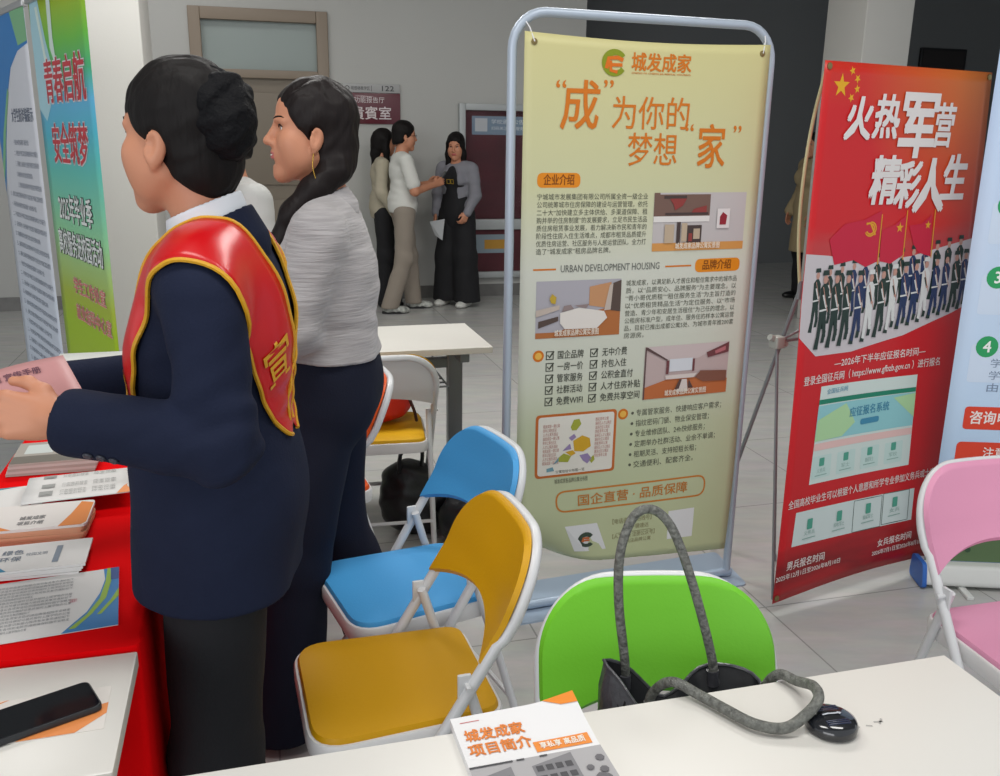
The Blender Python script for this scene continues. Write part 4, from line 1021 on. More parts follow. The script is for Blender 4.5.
def head_details(T, parent, me):
    """eyes in their sockets, lids and brows; each is set by where the skin surface lies"""
    M = Matrix(T.tolist()); Mi = M.inverted(); k = np.linalg.norm(T[:3, 0])
    bv_ = BVHTree.FromPolygons([v.co[:] for v in me.vertices], [p.vertices[:] for p in me.polygons])
    dy = -(M.to_3x3() @ Vector((0, 1, 0))).normalized()
    def skin(x, z, off=0):
        q = bv_.ray_cast(M @ Vector((x, .25, z)), dy)[0]
        return (Mi @ q).y + off if q else .08
    for s in (-1, 1):
        d = MB(); R_ = .0118; ec = skin(s * .031, .012) - R_ + .0028
        for lo, hi, mi in ((0, .55, 1), (.55, math.pi, 0)):
            rings = [[(s * .031 + R_ * math.sin(a) * math.cos(b), ec + R_ * math.cos(a), .012 + R_ * math.sin(a) * math.sin(b) * .75) for b in lin(0, 2 * math.pi, 16)[:-1]] for a in lin(lo + 1e-3, hi - 1e-3, 6)]
            d.loft(rings, mi=mi, M=M)
        d.build('eye', [EYEW, IRIS], parent)
        d = MB(); d.tube([M @ Vector((s * x, max(skin(s * x, z, .0008), ec + R_ * .8 * e), z)) for x, z, e in ((.019, .0135, 0), (.026, .0195, 1), (.036, .0200, 1), (.044, .0150, 0))], [.0010 * k, .0020 * k, .0022 * k, .0012 * k], 6); d.build('upper_eyelid', HAIR, parent)
        d = MB(); d.tube([M @ Vector((s * x, skin(s * x, z, .0002), z)) for x, z in ((.016, .034), (.024, .0375), (.033, .0395), (.042, .0395), (.050, .0365))], [.0014 * k, .0022 * k, .0024 * k, .0020 * k, .0010 * k], 6); d.build('eyebrow', HAIR, parent)
def paint_lips(me, T):
    """lips are the same skin surface, given the lip material by where they lie on the head"""
    Ti = np.linalg.inv(T); n = len(me.polygons); c = np.empty(n * 3, np.float32); me.polygons.foreach_get('center', c)
    p = c.reshape(-1, 3) @ Ti[:3, :3].T + Ti[:3, 3]
    m = (np.abs(p[:, 0]) < .0225) & (p[:, 1] > .084) & (p[:, 2] > -.0675 + .12 * np.abs(p[:, 0])) & (p[:, 2] < -.0445 - .15 * np.abs(p[:, 0]))
    me.polygons.foreach_set('material_index', m.astype(np.int32))
def hair_cap(f, T, grow=.011, front=(.086, .068), temple=(.018, -.028), nape=(-.072, -.105), ear=True):
    h = Sc(T, f.ops); g = grow
    h.ell((0, -.014, .047), (.073 + g, .093 + g, .086 + g), .01)
    h.ell((0, -.045, -.03), (.058 + g, .055 + g, .075), .03)
    d = np.array(front) - np.array(temple); h.cut((0, d[1], -d[0]), (0,) + tuple(temple), .012)
    d = np.array(nape) - np.array((.004, -.046)); h.cut((0, -d[1], d[0]), (0, .004, -.046), .010)
    if ear:
        for s in (-1, 1): h.ell((s * .085, -.002, -.016), (.022, .022, .036), .006, op='s')
    return h
def hand_into(f, W, fdir, thumb, left, curl=(.35, .5, .4), spread=1, size=1, fore=None, thumb_in=0):
    """palm, four fingers of unequal length bent at their joints and a thumb leaving the side of the palm"""
    y = np.array(fdir, float); y /= np.linalg.norm(y); x = np.array(thumb, float); x -= y * (x @ y); x /= np.linalg.norm(x)
    z = np.cross(x, y) * (1 if left else -1)
    T = np.eye(4); T[:3, 0] = x; T[:3, 1] = y; T[:3, 2] = z; T[:3, :3] *= size; T[:3, 3] = W
    h = Sc(T, f.ops)
    if fore is not None: f.cone(np.array(W), np.array(fore), .024 * size, .032 * size, .02)
    h.cone((0, -.005, 0), (0, .02, 0), .0215, .021, .015)
    L = (.070, .078, .072, .056); X = (.028, .0095, -.009, -.0265); Y = (.086, .090, .085, .076)
    for i in range(4):
        h.cone((X[i] * .55, .012, 0), (X[i], Y[i], .002), .0125, .0105, .012)
    h.ell((0, .045, -.004), (.034, .045, .0125), .012)
    for i in range(4):
        p = np.array((X[i], Y[i], .002)); a = 0; sp = X[i] * .9 * spread
        for j, q in enumerate((.46, .30, .24)):
            a += curl[j] * (1 + .08 * (i - 1.5)); dv = np.array((sp * (1 - .3 * j), math.cos(a), -math.sin(a))); dv /= np.linalg.norm(dv)
            n = p + dv * L[i] * q; h.cone(p, n, (.0092, .0084, .0076)[j], (.0084, .0076, .0064)[j], .0035); p = n
    t = [(.016, .014, -.006), (.040, .038, -.012 - thumb_in), (.052, .064, -.016 - thumb_in * 2), (.052, .088, -.018 - thumb_in * 3)]
    for j in range(3): h.cone(t[j], t[j + 1], (.0150, .0118, .0096)[j], (.0118, .0096, .0076)[j], .008)
    return T
def torso_into(f, g=0, S=1, woman=True, zlo=.75, k=.035, lean=0):
    def q(x, y, z): return (x * S, (y + lean * max(0, z - .95)) * S, z * S)
    f.ell(q(0, -.012, .92), ((.155 + g) * S, (.108 + g) * S, (.14 + g) * S), k)
    f.ell(q(0, 0, 1.07), ((.126 + g) * S, (.092 + g) * S, .19 * S), k)
    f.ell(q(0, -.006, 1.215), ((.142 + g) * S, (.100 + g) * S, (.145 + g) * S), k)
    if woman:
        for s in (-1, 1): f.ell(q(s * .068, .072, 1.195), ((.052 + g) * S, (.044 + g) * S, (.052 + g) * S), .03)
    f.cone(q(-.125, -.014, 1.293), q(.125, -.014, 1.293), (.046 + g) * S, (.046 + g) * S, k)
    for s in (-1, 1): f.cone(q(s * .02, -.022, 1.335), q(s * .130, -.016, 1.300), (.034 + g) * S, (.040 + g) * S, .025)
    return q
def arm_into(f, sh, el, wr, g=0, S=1, k=.025, r=(.049, .040, .037, .026)):
    sh, el, wr = map(np.array, (sh, el, wr))
    f.cone(sh, el, (r[0] + g) * S, (r[1] + g) * S, k); f.cone(el, wr, (r[2] + g) * S, (r[3] + g) * S, k)
def leg_into(f, hip, kn, an, g=0, S=1, r=(.082, .052, .050, .036), k=.03):
    hip, kn, an = map(np.array, (hip, kn, an))
    f.cone(hip, kn, (r[0] + g) * S, (r[1] + g) * S, k); f.cone(kn, an, (r[2] + g) * S, (r[3] + g) * S, k)
def shoe(parent, an, yaw, m, S=1, sole=None, label=None):
    T = frame((an[0], an[1], 0), yaw, scale=1)
    f = Soft(T)
    f.ell((0, -.035, .045), (.036, .045, .050), .02); f.ell((0, .06, .030), (.043, .095, .036), .03); f.ell((0, .10, .026), (.045, .06, .026), .02); f.cone((0, -.02, .05), (0, .03, .045), .035, .033, .02)
    f.cut((0, 0, -1), (0, 0, .002), .004)
    o = soft_obj('shoe', f, .005, m, parent)
    if label: o['label'] = label
    if sole:
        d = MB(); out = [(.042 * math.cos(a) * (1.08 if math.sin(a) > 0 else .9), .032 + .118 * math.sin(a)) for a in lin(0, 2 * math.pi, 24)[:-1]]
        d.loft([[tuple(T[:3, :3] @ np.array((x * q, (y - .03) * q + .03, z)) + T[:3, 3]) for x, y in out] for z, q in ((.0, .97), (.004, 1.02), (.022, 1.03), (.026, .98))]); d.build('sole', sole, o)
    return o

# ---- the woman in the red sash, in front on the left
W1 = thing('person', 'person in dark navy suit and red sash, hair in a bun, holding pink booklet', 'person', (-.46, 1.43, 0), math.radians(92))
NAVY = mat('navy_suiting', '#1a2034', .85, bump=.12, bscale=220, spec=.15, var=.12, vscale=7)
BLACKT = mat('black_trouser_cloth', '#15161a', .8, bump=.1, bscale=200, spec=.3)
HT = frame((0, .032, 1.491), -20, 0, 0, .885)
shL, elL, wrL = (-.165, -.030, 1.285), (-.215, -.060, 1.075), (-.205, .150, 1.108)
shR, elR, wrR = (.165, -.020, 1.285), (.205, .060, 1.075), (.085, .285, 1.075)
b = Soft(); head_into(b, HT)
b.cone((0, .008, 1.42), (0, -.015, 1.30), .051, .058, .02)
torso_into(b, woman=False)
for sh, el, wr in ((shL, elL, wrL), (shR, elR, wrR)): arm_into(b, sh, el, wr)
hpL, hpR = (-.088, 0, .86), (.088, .02, .86)
knL, anL, knR, anR = (-.095, .02, .48), (-.10, -.02, .09), (.095, .075, .48), (.10, .06, .09)
leg_into(b, hpL, knL, anL); leg_into(b, hpR, knR, anR)
hl = Soft(); hand_into(hl, (-.205, .165, 1.111), (.02, .98, .08), (.30, -.05, .95), True, (.28, .45, .40), fore=(-.206, .08, 1.095), size=.93)
hr = Soft(); hand_into(hr, (.078, .292, 1.074), (-.55, .80, .12), (-.3, -.2, .93), False, (.45, .6, .5), fore=(.11, .24, 1.075), size=.95)
me = soft_mesh([(b, .0035), (hl, .0022), (hr, .003)], 'body', .004); paint_lips(me, HT)
link('body', me, [SKIN, LIP], W1); head_details(HT, W1, me)
h = Soft(); hair_cap(h, HT, .010, front=(.088, .062), temple=(.022, -.020), nape=(-.078, -.100))
h.wrinkle(.0012, 210, dirs=(1, .35, .35))
soft_obj('hair', h, .003, HAIR, W1)
h = Sc(HT); h.ell((0, -.088, .035), (.060, .052, .072), .02); h.ell((.012, -.10, .075), (.035, .03, .03), .02); h.ell((-.02, -.118, .02), (.034, .03, .045), .02); h.ell((0, -.06, .075), (.05, .05, .05), .02)
h.wrinkle(.0035, 85)
soft_obj('hair_bun', h, .0035, mat('netted_hair', '#08080c', .7, bump=.5, bscale=120, spec=.15), W1)
# jacket: hips to neck, open in a V at the chest
j = Soft(); torso_into(j, .014, 1, False, k=.04)

for q in (-1, 1): j.cone((q * .05, .010, .98), (q * .055, .016, .72), .118, .127, .04)
for sh, el, wr in ((shL, elL, wrL), (shR, elR, wrR)):
    sh, el, wr = map(np.array, (sh, el, wr)); dv = (wr - el)
    j.cone(sh + (0, 0, -.012), el, .058, .052, .025); j.cone(el, el + dv * .97, .053, .049, .012)
for q in (-1, 1): j.cone((q * .05, .046, 1.17), (q * .05, .046, .76), .064, .074, .05)
j.wrinkle(.0042, 46, elL, .13); j.wrinkle(.0042, 46, elR, .13); j.wrinkle(.003, 26, (-.12, .05, 1.0), .2, (1, 1, .6)); j.wrinkle(.0022, 30, (-.17, 0, 1.22), .12)
j.cut((0, .06, -1), (0, 0, .775), .006)
j.cone((0, .022, 1.43), (0, -.002, 1.315), .064, .058, .006, 's'); j.cone((0, .085, 1.33), (0, .165, 1.12), .042, .012, .006, 's')
# open cuffs
for wr, el in ((wrL, elL), (wrR, elR)):
    wr, el = np.array(wr), np.array(el); dv = (wr - el) / np.linalg.norm(wr - el)
    j.cone(wr + dv * .150, wr + dv * .3, .138, .138, .003, 's'); j.cone(wr - dv * .04, wr + dv * .1, .038, .039, .003, 's')
jk = soft_obj('jacket', j, .0045, NAVY, W1)
# white shirt: band collar and the V below it
c = Soft(); c.cone((0, .010, 1.42), (0, -.012, 1.335), .059, .068, .01); c.cone((0, .045, 1.31), (0, .088, 1.15), .036, .022, .03)
c.cut((0, .42, 1), (0, -.045, 1.418), .003); c.cone((0, .020, 1.46), (0, -.014, 1.33), .0535, .0585, .002, 's'); 
soft_obj('shirt_collar', c, .003, mat('white_shirt', '#d5d8de', .7), W1)
# turned-down jacket collar
cl = Soft(); cl.cone((0, .004, 1.392), (0, -.012, 1.335), .068, .083, .01); cl.cut((0, .55, 1), (0, -.05, 1.392), .004); cl.cone((0, .012, 1.43), (0, -.010, 1.33), .0635, .070, .002, 's'); cl.cut((0, 1, .2), (0, .045, 1.36), .004)
soft_obj('jacket_collar', cl, .0035, NAVY, W1)
t = Soft(); t.ell((0, .0, .89), (.138, .100, .11), .03)
for hp, kn, an in ((hpL, knL, anL), (hpR, knR, anR)): t.chain([hp, kn, (an[0], an[1], .03)], (.084, .074, .080), .03)
t.cut((0, 0, -1), (0, 0, .035)); t.wrinkle(.003, 30, (-.09, 0, .45), .3, (1, 1, .5))
soft_obj('trousers', t, .006, BLACKT, W1)
for an in (anL, anR): shoe(W1, an, 0, SHOE_B)
bv = BVHTree.FromPolygons([v.co[:] for v in jk.data.vertices], [p.vertices[:] for p in jk.data.polygons])
# three cuff buttons on the near sleeve
for q in range(3):
    p = Vector(wrL) + (Vector(elL) - Vector(wrL)) * (.16 + .085 * q); dr = Vector((-.80, 0, -.60))
    hit, nn, _, _ = bv.ray_cast(p + dr * .2, -dr)
    d = MB(); d.lathe([(.0065, 0), (.007, .002), (.005, .004)], 12, M=Matrix.Translation(hit) @ nn.to_track_quat('Z', 'Y').to_matrix().to_4x4()); d.build('cuff_button', mat('black_button', '#2f313b', .3), W1)
# sash: a red satin loop over both shoulders, its sides meeting in a point on the back
SAT = mat('red_satin', '#c20610', .3, bump=.04, bscale=30, spec=.5)
GOLD = mat('gold_trim', '#d29a1c', .45, bump=.2, bscale=150)
def on_jacket(p, off):
    """the band lies where a line from the chest's middle through p leaves the jacket"""
    o = Vector((math.copysign(.05, p.x), .01, 1.16)); dr = (p - o).normalized()
    q, n, i, dd = bv.ray_cast(o + dr * .6, -dr)
    return (q if q else p) + dr * off
def sash(side, name, ctrl):
    L = spline([p for p, _ in ctrl], 10); ref = []
    R_ = spline([w for _, w in ctrl], 10)
    W = lin(-1, 1, 8); rows = []
    for i, p in enumerate(L):
        tg = (L[min(i + 1, len(L) - 1)] - L[max(i - 1, 0)]).normalized()
        row = []
        ac = (R_[i] - tg * R_[i].dot(tg))
        for wv in W: row.append(p + ac * wv)
        rows.append(row)
    out = []
    for i, row in enumerate(rows):
        q = [on_jacket(p, .008 + .0015 * math.sin(i * .8 + k * .5)) for k, p in enumerate(row)]
        out.append(q)
    for _ in range(4):     # cloth spans small hollows
        out = [[(out[max(i - 1, 0)][k] + out[min(i + 1, len(out) - 1)][k] + out[i][max(k - 1, 0)] + out[i][min(k + 1, 8)]) * .125 + out[i][k] * .5 if 0 < i < len(out) - 1 and 0 < k < 8 else out[i][k] for k in range(9)] for i in range(len(out))]
    n = 9; vs = [p for r in out for p in r]
    fs = [(i * n + k, i * n + k + 1, (i + 1) * n + k + 1, (i + 1) * n + k) for i in range(len(out) - 1) for k in range(n - 1)]
    d = MB(); d.add(vs, fs); o = d.build(name, SAT, W1, sharp=80); m = o.modifiers.new('thickness', 'SOLIDIFY'); m.thickness = .0016; m.offset = 0
    for e in (0, 8):
        d = MB(); d.tube([r[e] for r in out], .0037, 6); d.build('gold_trim', GOLD, o)
    return o, out
V3 = Vector
cl_ = [((-.050, .150, 1.00), (-.060, 0, -.02)), ((-.075, .150, 1.10), (-.062, .0, -.02)), ((-.098, .115, 1.22), (-.062, .008, -.016)), ((-.115, .045, 1.33), (-.056, .018, -.028)), ((-.120, -.035, 1.335), (-.058, -.018, -.030)), ((-.098, -.105, 1.24), (-.062, -.01, -.026)), ((-.064, -.130, 1.14), (-.054, 0, -.034)), ((-.032, -.125, 1.075), (-.038, 0, -.034)), ((-.006, -.122, 1.035), (-.010, 0, -.012))]
so, rows = sash(-1, 'sash', [(V3(p), V3(w)) for p, w in cl_])
so2, _ = sash(1, 'sash', [(V3((-p[0], p[1], p[2])), V3((-w[0], w[1], w[2]))) for p, w in cl_[2:]])
# gold characters on the front of the near band
def on_band(rows, i0, i1):
    N = i1 - i0
    def fn(u, v):
        y = i0 + max(0, min(.999, v)) * N; i = int(y); f = y - i; x = max(0, min(.999, u)) * 8; k = int(x); g = x - k
        a = rows[i][k] * (1 - g) + rows[i][k + 1] * g; b_ = rows[i + 1][k] * (1 - g) + rows[i + 1][k + 1] * g
        return a * (1 - f) + b_ * f
    return fn
for (i0, i1, ch, flip) in ((5, 14, '传', False), (54, 62, '宣', True)):
    f = on_band(rows, i0, min(i1, len(rows) - 1)); d = MB(); V, Fs = glyphs('传' if not flip else '宣', .01)
    x0, x1 = min(p[0] for p in V), max(p[0] for p in V); vs = []
    for p in V:
        u = .2 + .6 * (p[0] - x0) / (x1 - x0); v = (p[1] + .08) / .9
        if flip: u, v = 1 - u, 1 - v
        u = 1 - u
        e = .01; q = f(u, v); n_ = (f(min(u + e, .99), v) - f(max(u - e, 0), v)).cross(f(u, min(v + e, .99)) - f(u, max(v - e, 0))).normalized()
        qq, nn, _, _ = bv.find_nearest(q)
        vs.append(q + (n_ if n_.dot(nn) > 0 else -n_) * .0028)
    d.add(vs, Fs); d.build('gold_character', GOLD, so, smooth=False)

# ---- the woman in the pale cardigan behind her
W2 = thing('person', 'smiling person in pale grey cardigan and navy trousers standing beside the blue chair', 'person', (-.43, 2.18, 0), math.radians(92))
KNIT = mat('pale_grey_knit', '#a9a5a6', .9, bump=.35, bscale=60, spec=.2, sheen=.2, var=.16, vscale=38, stretch=(.25, .25, 3))
DENIM = mat('dark_navy_denim', '#161a2b', .85, bump=.12, bscale=240, spec=.25)
S2 = 1.0; H2 = frame((-.005, .014, 1.506), 14, 3, 0, .905)
shL, elL, wrL = (-.155, -.015, 1.295), (-.190, .045, 1.08), (-.12, .20, 1.03)
shR, elR, wrR = (.155, -.015, 1.295), (.185, -.01, 1.07), (.165, .13, .93)
b = Soft(); head_into(b, H2); b.cone((-.002, -.004, 1.43), (0, -.025, 1.31), .046, .053, .02); torso_into(b)
for a_ in ((shL, elL, wrL), (shR, elR, wrR)): arm_into(b, *a_)
hp1, kn1, an1 = (-.085, .005, .86), (-.115, .075, .47), (-.145, .120, .085)
hp2, kn2, an2 = (.085, .0, .86), (.115, .015, .50), (.17, -.125, .085)
leg_into(b, hp1, kn1, an1); leg_into(b, hp2, kn2, an2)
hl = Soft(); hand_into(hl, (-.118, .212, 1.03), (.5, .8, .1), (.2, -.1, .95), True, (.4, .5, .4), fore=(-.145, .15, 1.045))
hr = Soft(); hand_into(hr, (.163, .14, .922), (-.2, .75, -.6), (-.2, .5, .8), False, (.4, .5, .4), fore=(.170, .09, .972))
me = soft_mesh([(b, .0037), (hl, .003), (hr, .003)], 'body', .004); paint_lips(me, H2); link('body', me, [SKIN, LIP], W2); head_details(H2, W2, me)
# teeth of the smile
d = MB(); M2 = Matrix(H2.tolist()); d.tube([M2 @ Vector(p) for p in ((-.016, .0945, -.0545), (-.008, .0995, -.0555), (0, .101, -.056), (.008, .0995, -.0555), (.016, .0945, -.0545))], .0022, 6); d.build('teeth', mat('teeth', '#dcd6cc', .3), W2)
h = Soft(); hair_cap(h, H2, .013, front=(.082, .068), temple=(.030, .0), nape=(-.06, -.10))
hh = Sc(H2, h.ops); hh.ell((0, -.055, -.04), (.060, .058, .085), .03)
h.chain([(-.035, -.045, 1.43), (-.058, .005, 1.385), (-.075, .055, 1.33), (-.078, .090, 1.26), (-.07, .11, 1.16)], (.036, .030, .026, .022, .006), .02)
h.wrinkle(.0016, 170, dirs=(1, .5, .3))
hh.ell((-.085, -.002, -.016), (.020, .020, .034), .005, op='s'); hh.ell((.085, -.002, -.016), (.020, .020, .034), .005, op='s')
soft_obj('hair', h, .0032, mat('dark_brown_hair', '#140c0c', .55, bump=.3, bscale=70, stretch=(1, 1, .12), spec=.25), W2)
d = MB(); p = M2 @ Vector((-.083, .002, -.045)); d.tube(spline([p, p + Vector((-.004, .002, -.03)), p + Vector((-.003, -.006, -.065))], 5), .0012, 6); d.build('earring', mat('gold_earring', '#c9a24a', .25, 1), W2, sharp=80)
j = Soft(); torso_into(j, .014, 1, True, k=.04); j.ell((0, -.024, 1.13), (.140, .104, .15), .04)
for q in (-1, 1): j.cone((q * .042, .0, 1.06), (q * .054, .0, .97), .108, .122, .04)
for sh, el, wr in ((shL, elL, wrL), (shR, elR, wrR)): arm_into(j, np.array(sh) - (0, 0, .01), el, wr, .014, 1, .03, (.046, .042, .040, .032))
j.wrinkle(.0045, 34, (0, -.05, 1.05), .22, (.6, .6, 1.2)); j.wrinkle(.004, 38, elL, .14); j.wrinkle(.003, 30, shL, .12)
j.cut((0, .06, -1), (0, 0, .995), .006); j.cone((0, .02, 1.45), (0, -.01, 1.325), .056, .058, .008, 's')
soft_obj('cardigan', j, .005, KNIT, W2)
# soft collar folds of the cardigan
cl = Soft(); cl.cone((0, .004, 1.385), (0, -.012, 1.335), .062, .078, .01); cl.cone((0, .012, 1.43), (0, -.010, 1.33), .056, .063, .002, 's'); cl.cut((0, .5, 1), (0, -.05, 1.388), .004)
soft_obj('cardigan_collar', cl, .004, KNIT, W2)
t = Soft(); t.ell((0, -.014, .92), (.170, .124, .155), .03); t.cone((-.052, -.003, .90), (-.050, -.002, 1.06), .108, .108, .03); t.cone((.052, -.003, .90), (.050, -.002, 1.06), .108, .108, .03)
t.ell((-.07, -.045, .87), (.080, .068, .09), .03); t.ell((.07, -.045, .87), (.080, .068, .09), .03)
t.chain([hp1, kn1, (an1[0], an1[1], .03)], (.088, .078, .100), .03); t.chain([hp2, kn2, (an2[0], an2[1], .03)], (.088, .078, .105), .03)
t.wrinkle(.003, 28, (0, 0, .55), .4, (1, 1, .5)); t.cut((0, 0, -1), (0, 0, .025)); t.cut((0, 0, 1), (0, 0, 1.035))
tr = soft_obj('trousers', t, .0055, DENIM, W2)
d = MB(); d.lathe([(.007, 0), (.008, .003), (.004, .005)], 10, M=Matrix.Translation((-.150, .035, .955)) @ Matrix.Rotation(math.radians(-90), 4, 'Y')); d.build('rivet', mat('steel_rivet', '#b8b8b8', .3, 1), tr)
for an in (an1, an2): shoe(W2, (an[0], an[1] + .02), 0, SHOE_B, sole=SHOE_W)

# ---- hidden behind them: someone in a white T-shirt
def simple_person(name_label, loc, rz, S, shirt, trouser, pose, hair='short', long_sleeve=False, coat=0, cell=.008, shoes=SHOE_W, skirt=False, hair_m=HAIR, top_len=.86, male=False, shoe_sole=None, skin=SKIN):
    p = thing('person', name_label, 'person', (loc[0], loc[1], 0), math.radians(rz))
    q = lambda x, y, z: (x * S, y * S, z * S)
    yaw, pitch = pose.get('head', (0, 0)); T = frame(q(*pose.get('head_at', (0, .015, 1.49))), yaw, pitch, 0, .93 * S)
    b = Soft(); head_into(b, T); b.cone(q(0, .0, 1.42), q(0, -.02, 1.30), .052 * S, .058 * S, .02); torso_into(b, 0, S, not male)
    A = pose['arms']
    for i, (sh, el, wr, fd, th, curl) in enumerate(A):
        arm_into(b, q(*sh), q(*el), q(*wr), 0, S)
        hand_into(b, np.array(q(*wr)), fd, th, i == 0, curl, size=.95 * S)
    Lg = pose['legs']
    for hp, kn, an in Lg: leg_into(b, q(*hp), q(*kn), q(*an), 0, S)
    me = soft_mesh([(b, min(cell, .006))], 'body', cell); paint_lips(me, T); body_o = link('body', me, [skin, LIP], p); head_details(T, p, me)
    h = Soft()
    if hair == 'short': hair_cap(h, T, .014, nape=(-.075, -.075))
    else:
        hair_cap(h, T, .016, front=(.088, .060), temple=(.045, -.02), nape=(-.05, -.12), ear=False)
        g = Sc(T, h.ops)
        for s_ in (-1, 1): g.chain([(s_ * .066, .02, .03), (s_ * .076, .015, -.07), (s_ * .075, .02, -.20), (s_ * .07, .03, -.30)], (.030, .030, .032, .014), .03)
        g.chain([(0, -.07, .02), (0, -.078, -.10), (0, -.075, -.24), (0, -.07, -.32)], (.06, .055, .05, .02), .03)
    h.wrinkle(.0015, 150, dirs=(1, .5, .3)); soft_obj('hair', h, .005, hair_m, p)
    j = Soft(); torso_into(j, .014 + coat, S, not male, k=.035); j.ell(q(0, -.005, top_len + .12), ((.146 + coat) * S, (.110 + coat) * S, .2 * S), .04)
    if coat: j.chain([q(0, 0, 1.0), q(0, 0, top_len)], (.15 * S, .175 * S), .05)
    for sh, el, wr, *_ in A:
        if long_sleeve: arm_into(j, q(*sh), q(*el), q(*wr), .015 + coat * .5, S, .03)
        else:
            a_, b_ = np.array(q(*sh)), np.array(q(*el)); j.cone(a_, a_ + (b_ - a_) * .75, .058 * S, .062 * S, .02)
    j.wrinkle(.006, 26, q(0, 0, 1.05), .3, (.7, .7, 1.3)); j.cut((0, 0, -1), (0, 0, top_len * S)); j.cone(q(0, .02, 1.45), q(0, -.01, 1.335), .060 * S, .064 * S, .008, 's')
    if pose.get('open'): j.cone(q(.0, .15, 1.36), q(.0, .17, top_len - .05), .075 * S, .11 * S, .01, 's')
    top = soft_obj('coat' if coat else ('jacket' if long_sleeve else 'shirt'), j, cell, shirt, p)
    t = Soft(); t.ell(q(0, -.01, .91), (.158 * S, .112 * S, .12 * S), .03)
    for hp, kn, an in Lg: t.chain([q(*hp), q(*kn), q(an[0], an[1], .05)], (.090 * S, .076 * S, .074 * S) if not skirt else (.11 * S, .115 * S, .13 * S), .04)
    t.wrinkle(.005, 24, q(0, 0, .5), .45, (1, 1, .6)); t.cut((0, 0, -1), (0, 0, .05)); soft_obj('trousers', t, cell, trouser, p)
    for hp, kn, an in Lg: shoe(p, np.array(an) * S + np.array((0, .02, 0)), pose.get('toe', 0), shoes, sole=shoe_sole)
    if pose.get('lean'):
        for c in p.children:
            for v in c.data.vertices: v.co.y += pose['lean'] * max(0, v.co.z - .86) ** 1.15
    return p, T, q
rest = (.3, .4, .4)
WT = mat('white_cotton', '#b9b9b6', .85, bump=.08, bscale=120)
stand = [((-.09, 0, .86), (-.095, .01, .48), (-.10, -.02, .09)), ((.09, 0, .86), (.095, .01, .48), (.10, -.02, .09))]
hang = [((-.165, -.01, 1.30), (-.215, -.03, 1.06), (-.20, .10, .86), (.1, .3, -.95), (.3, .9, .2), rest), ((.165, -.01, 1.30), (.215, -.03, 1.06), (.20, .10, .86), (-.1, .3, -.95), (-.3, .9, .2), rest)]
reach = [((-.165, -.01, 1.30), (-.20, .02, 1.06), (-.16, .13, .95), (.1, .8, -.5), (.3, .5, .8), rest), ((.165, -.01, 1.30), (.205, .02, 1.06), (.17, .14, .95), (-.1, .8, -.5), (-.3, .5, .8), rest)]
simple_person('person in white T-shirt mostly hidden behind the person with the bun', (-.885, 3.06), 130, 1.0, WT, mat('black_trouser_cloth', '#15161a', .8), dict(arms=reach, legs=stand, head=(10, -8), lean=.05), cell=.006, male=True)

# ---- three people talking by the far wall
KHAKI = mat('khaki_cotton', '#8f857a', .85, bump=.1, bscale=100)
BLK = mat('black_cloth', '#16161a', .85, bump=.08, bscale=90)
stride = [((-.09, 0, .86), (-.10, .06, .48), (-.10, .10, .09)), ((.09, -.01, .86), (.10, -.02, .47), (.11, -.16, .09))]
phone_arms = [((-.175, -.01, 1.30), (-.225, .05, 1.05), (-.07, .24, 1.10), (.4, .8, .3), (.3, -.3, .9), (.5, .7, .6)), ((.175, -.01, 1.30), (.225, .05, 1.05), (.08, .26, 1.10), (-.4, .8, .3), (-.3, -.3, .9), (.5, .7, .6))]
mp_, T_, q_ = simple_person('person in white T-shirt and khaki trousers holding a phone by the far wall', (-.87, 8.10), -72, 1.02, mat('white_cotton_shirt', '#cfcfca', .85, bump=.08, bscale=80), KHAKI, dict(arms=phone_arms, legs=stride, head=(0, -4)), male=True, shoe_sole=mat('black_sole', '#202022', .6), shoes=mat('white_black_sneaker', '#a9aba6', .5, var=.6, vscale=26))
d = MB(); gl = Matrix(T_.tolist())
for s in (-1, 1):
    d.tube([gl @ Vector((s * .031 + .020 * math.cos(a), .103, .010 + .016 * math.sin(a))) for a in lin(0, 2 * math.pi, 12)[:-1]], .0013, 6, closed=True); d.tube([gl @ Vector((s * .051, .10, .014)), gl @ Vector((s * .076, .0, .010))], .0013, 6)
d.build('spectacles', mat('dark_metal', '#25252a', .3, .8), mp_)
ph = thing('mobile_phone', 'phone held up by the person in khaki trousers', 'phone', (-.87 + .335 * math.sin(math.radians(72)), 8.10 + .335 * math.cos(math.radians(72)), 1.16), math.radians(-72))
d = MB(); M_ = Matrix.Rotation(math.radians(-35), 4, 'X'); d.box((-.037, -.0045, -.055), (.037, .0045, .085), M=M_, bev=.004); d.build('body', mat('black_phone_case', '#202226', .4), ph)
d = MB(); d.box((-.034, -.0052, -.05), (.034, -.0044, .08), M=M_); d.build('screen', mat('phone_glass', '#0d1016', .08), ph, smooth=False)
w_, T_, q_ = simple_person('person with long dark hair in cream jacket half hidden behind the person with the phone', (-1.08, 8.37), -80, .98, mat('cream_jacket', '#aba390', .85, bump=.08, bscale=80), BLK, dict(arms=hang, legs=stand, head=(0, 0)), hair='long', long_sleeve=True, top_len=.82, shoes=SHOE_B)
arms3 = [((-.160, -.01, 1.29), (-.205, .0, 1.06), (-.175, .10, .90), (.2, .5, -.85), (.3, .8, .3), (.6, .8, .6)), ((.160, -.01, 1.29), (.205, .0, 1.06), (.19, .07, .88), (-.1, .3, -.95), (-.3, .9, .2), (.5, .6, .5))]
GCARD = mat('grey_cardigan', '#7e7e86', .9, bump=.15, bscale=60)
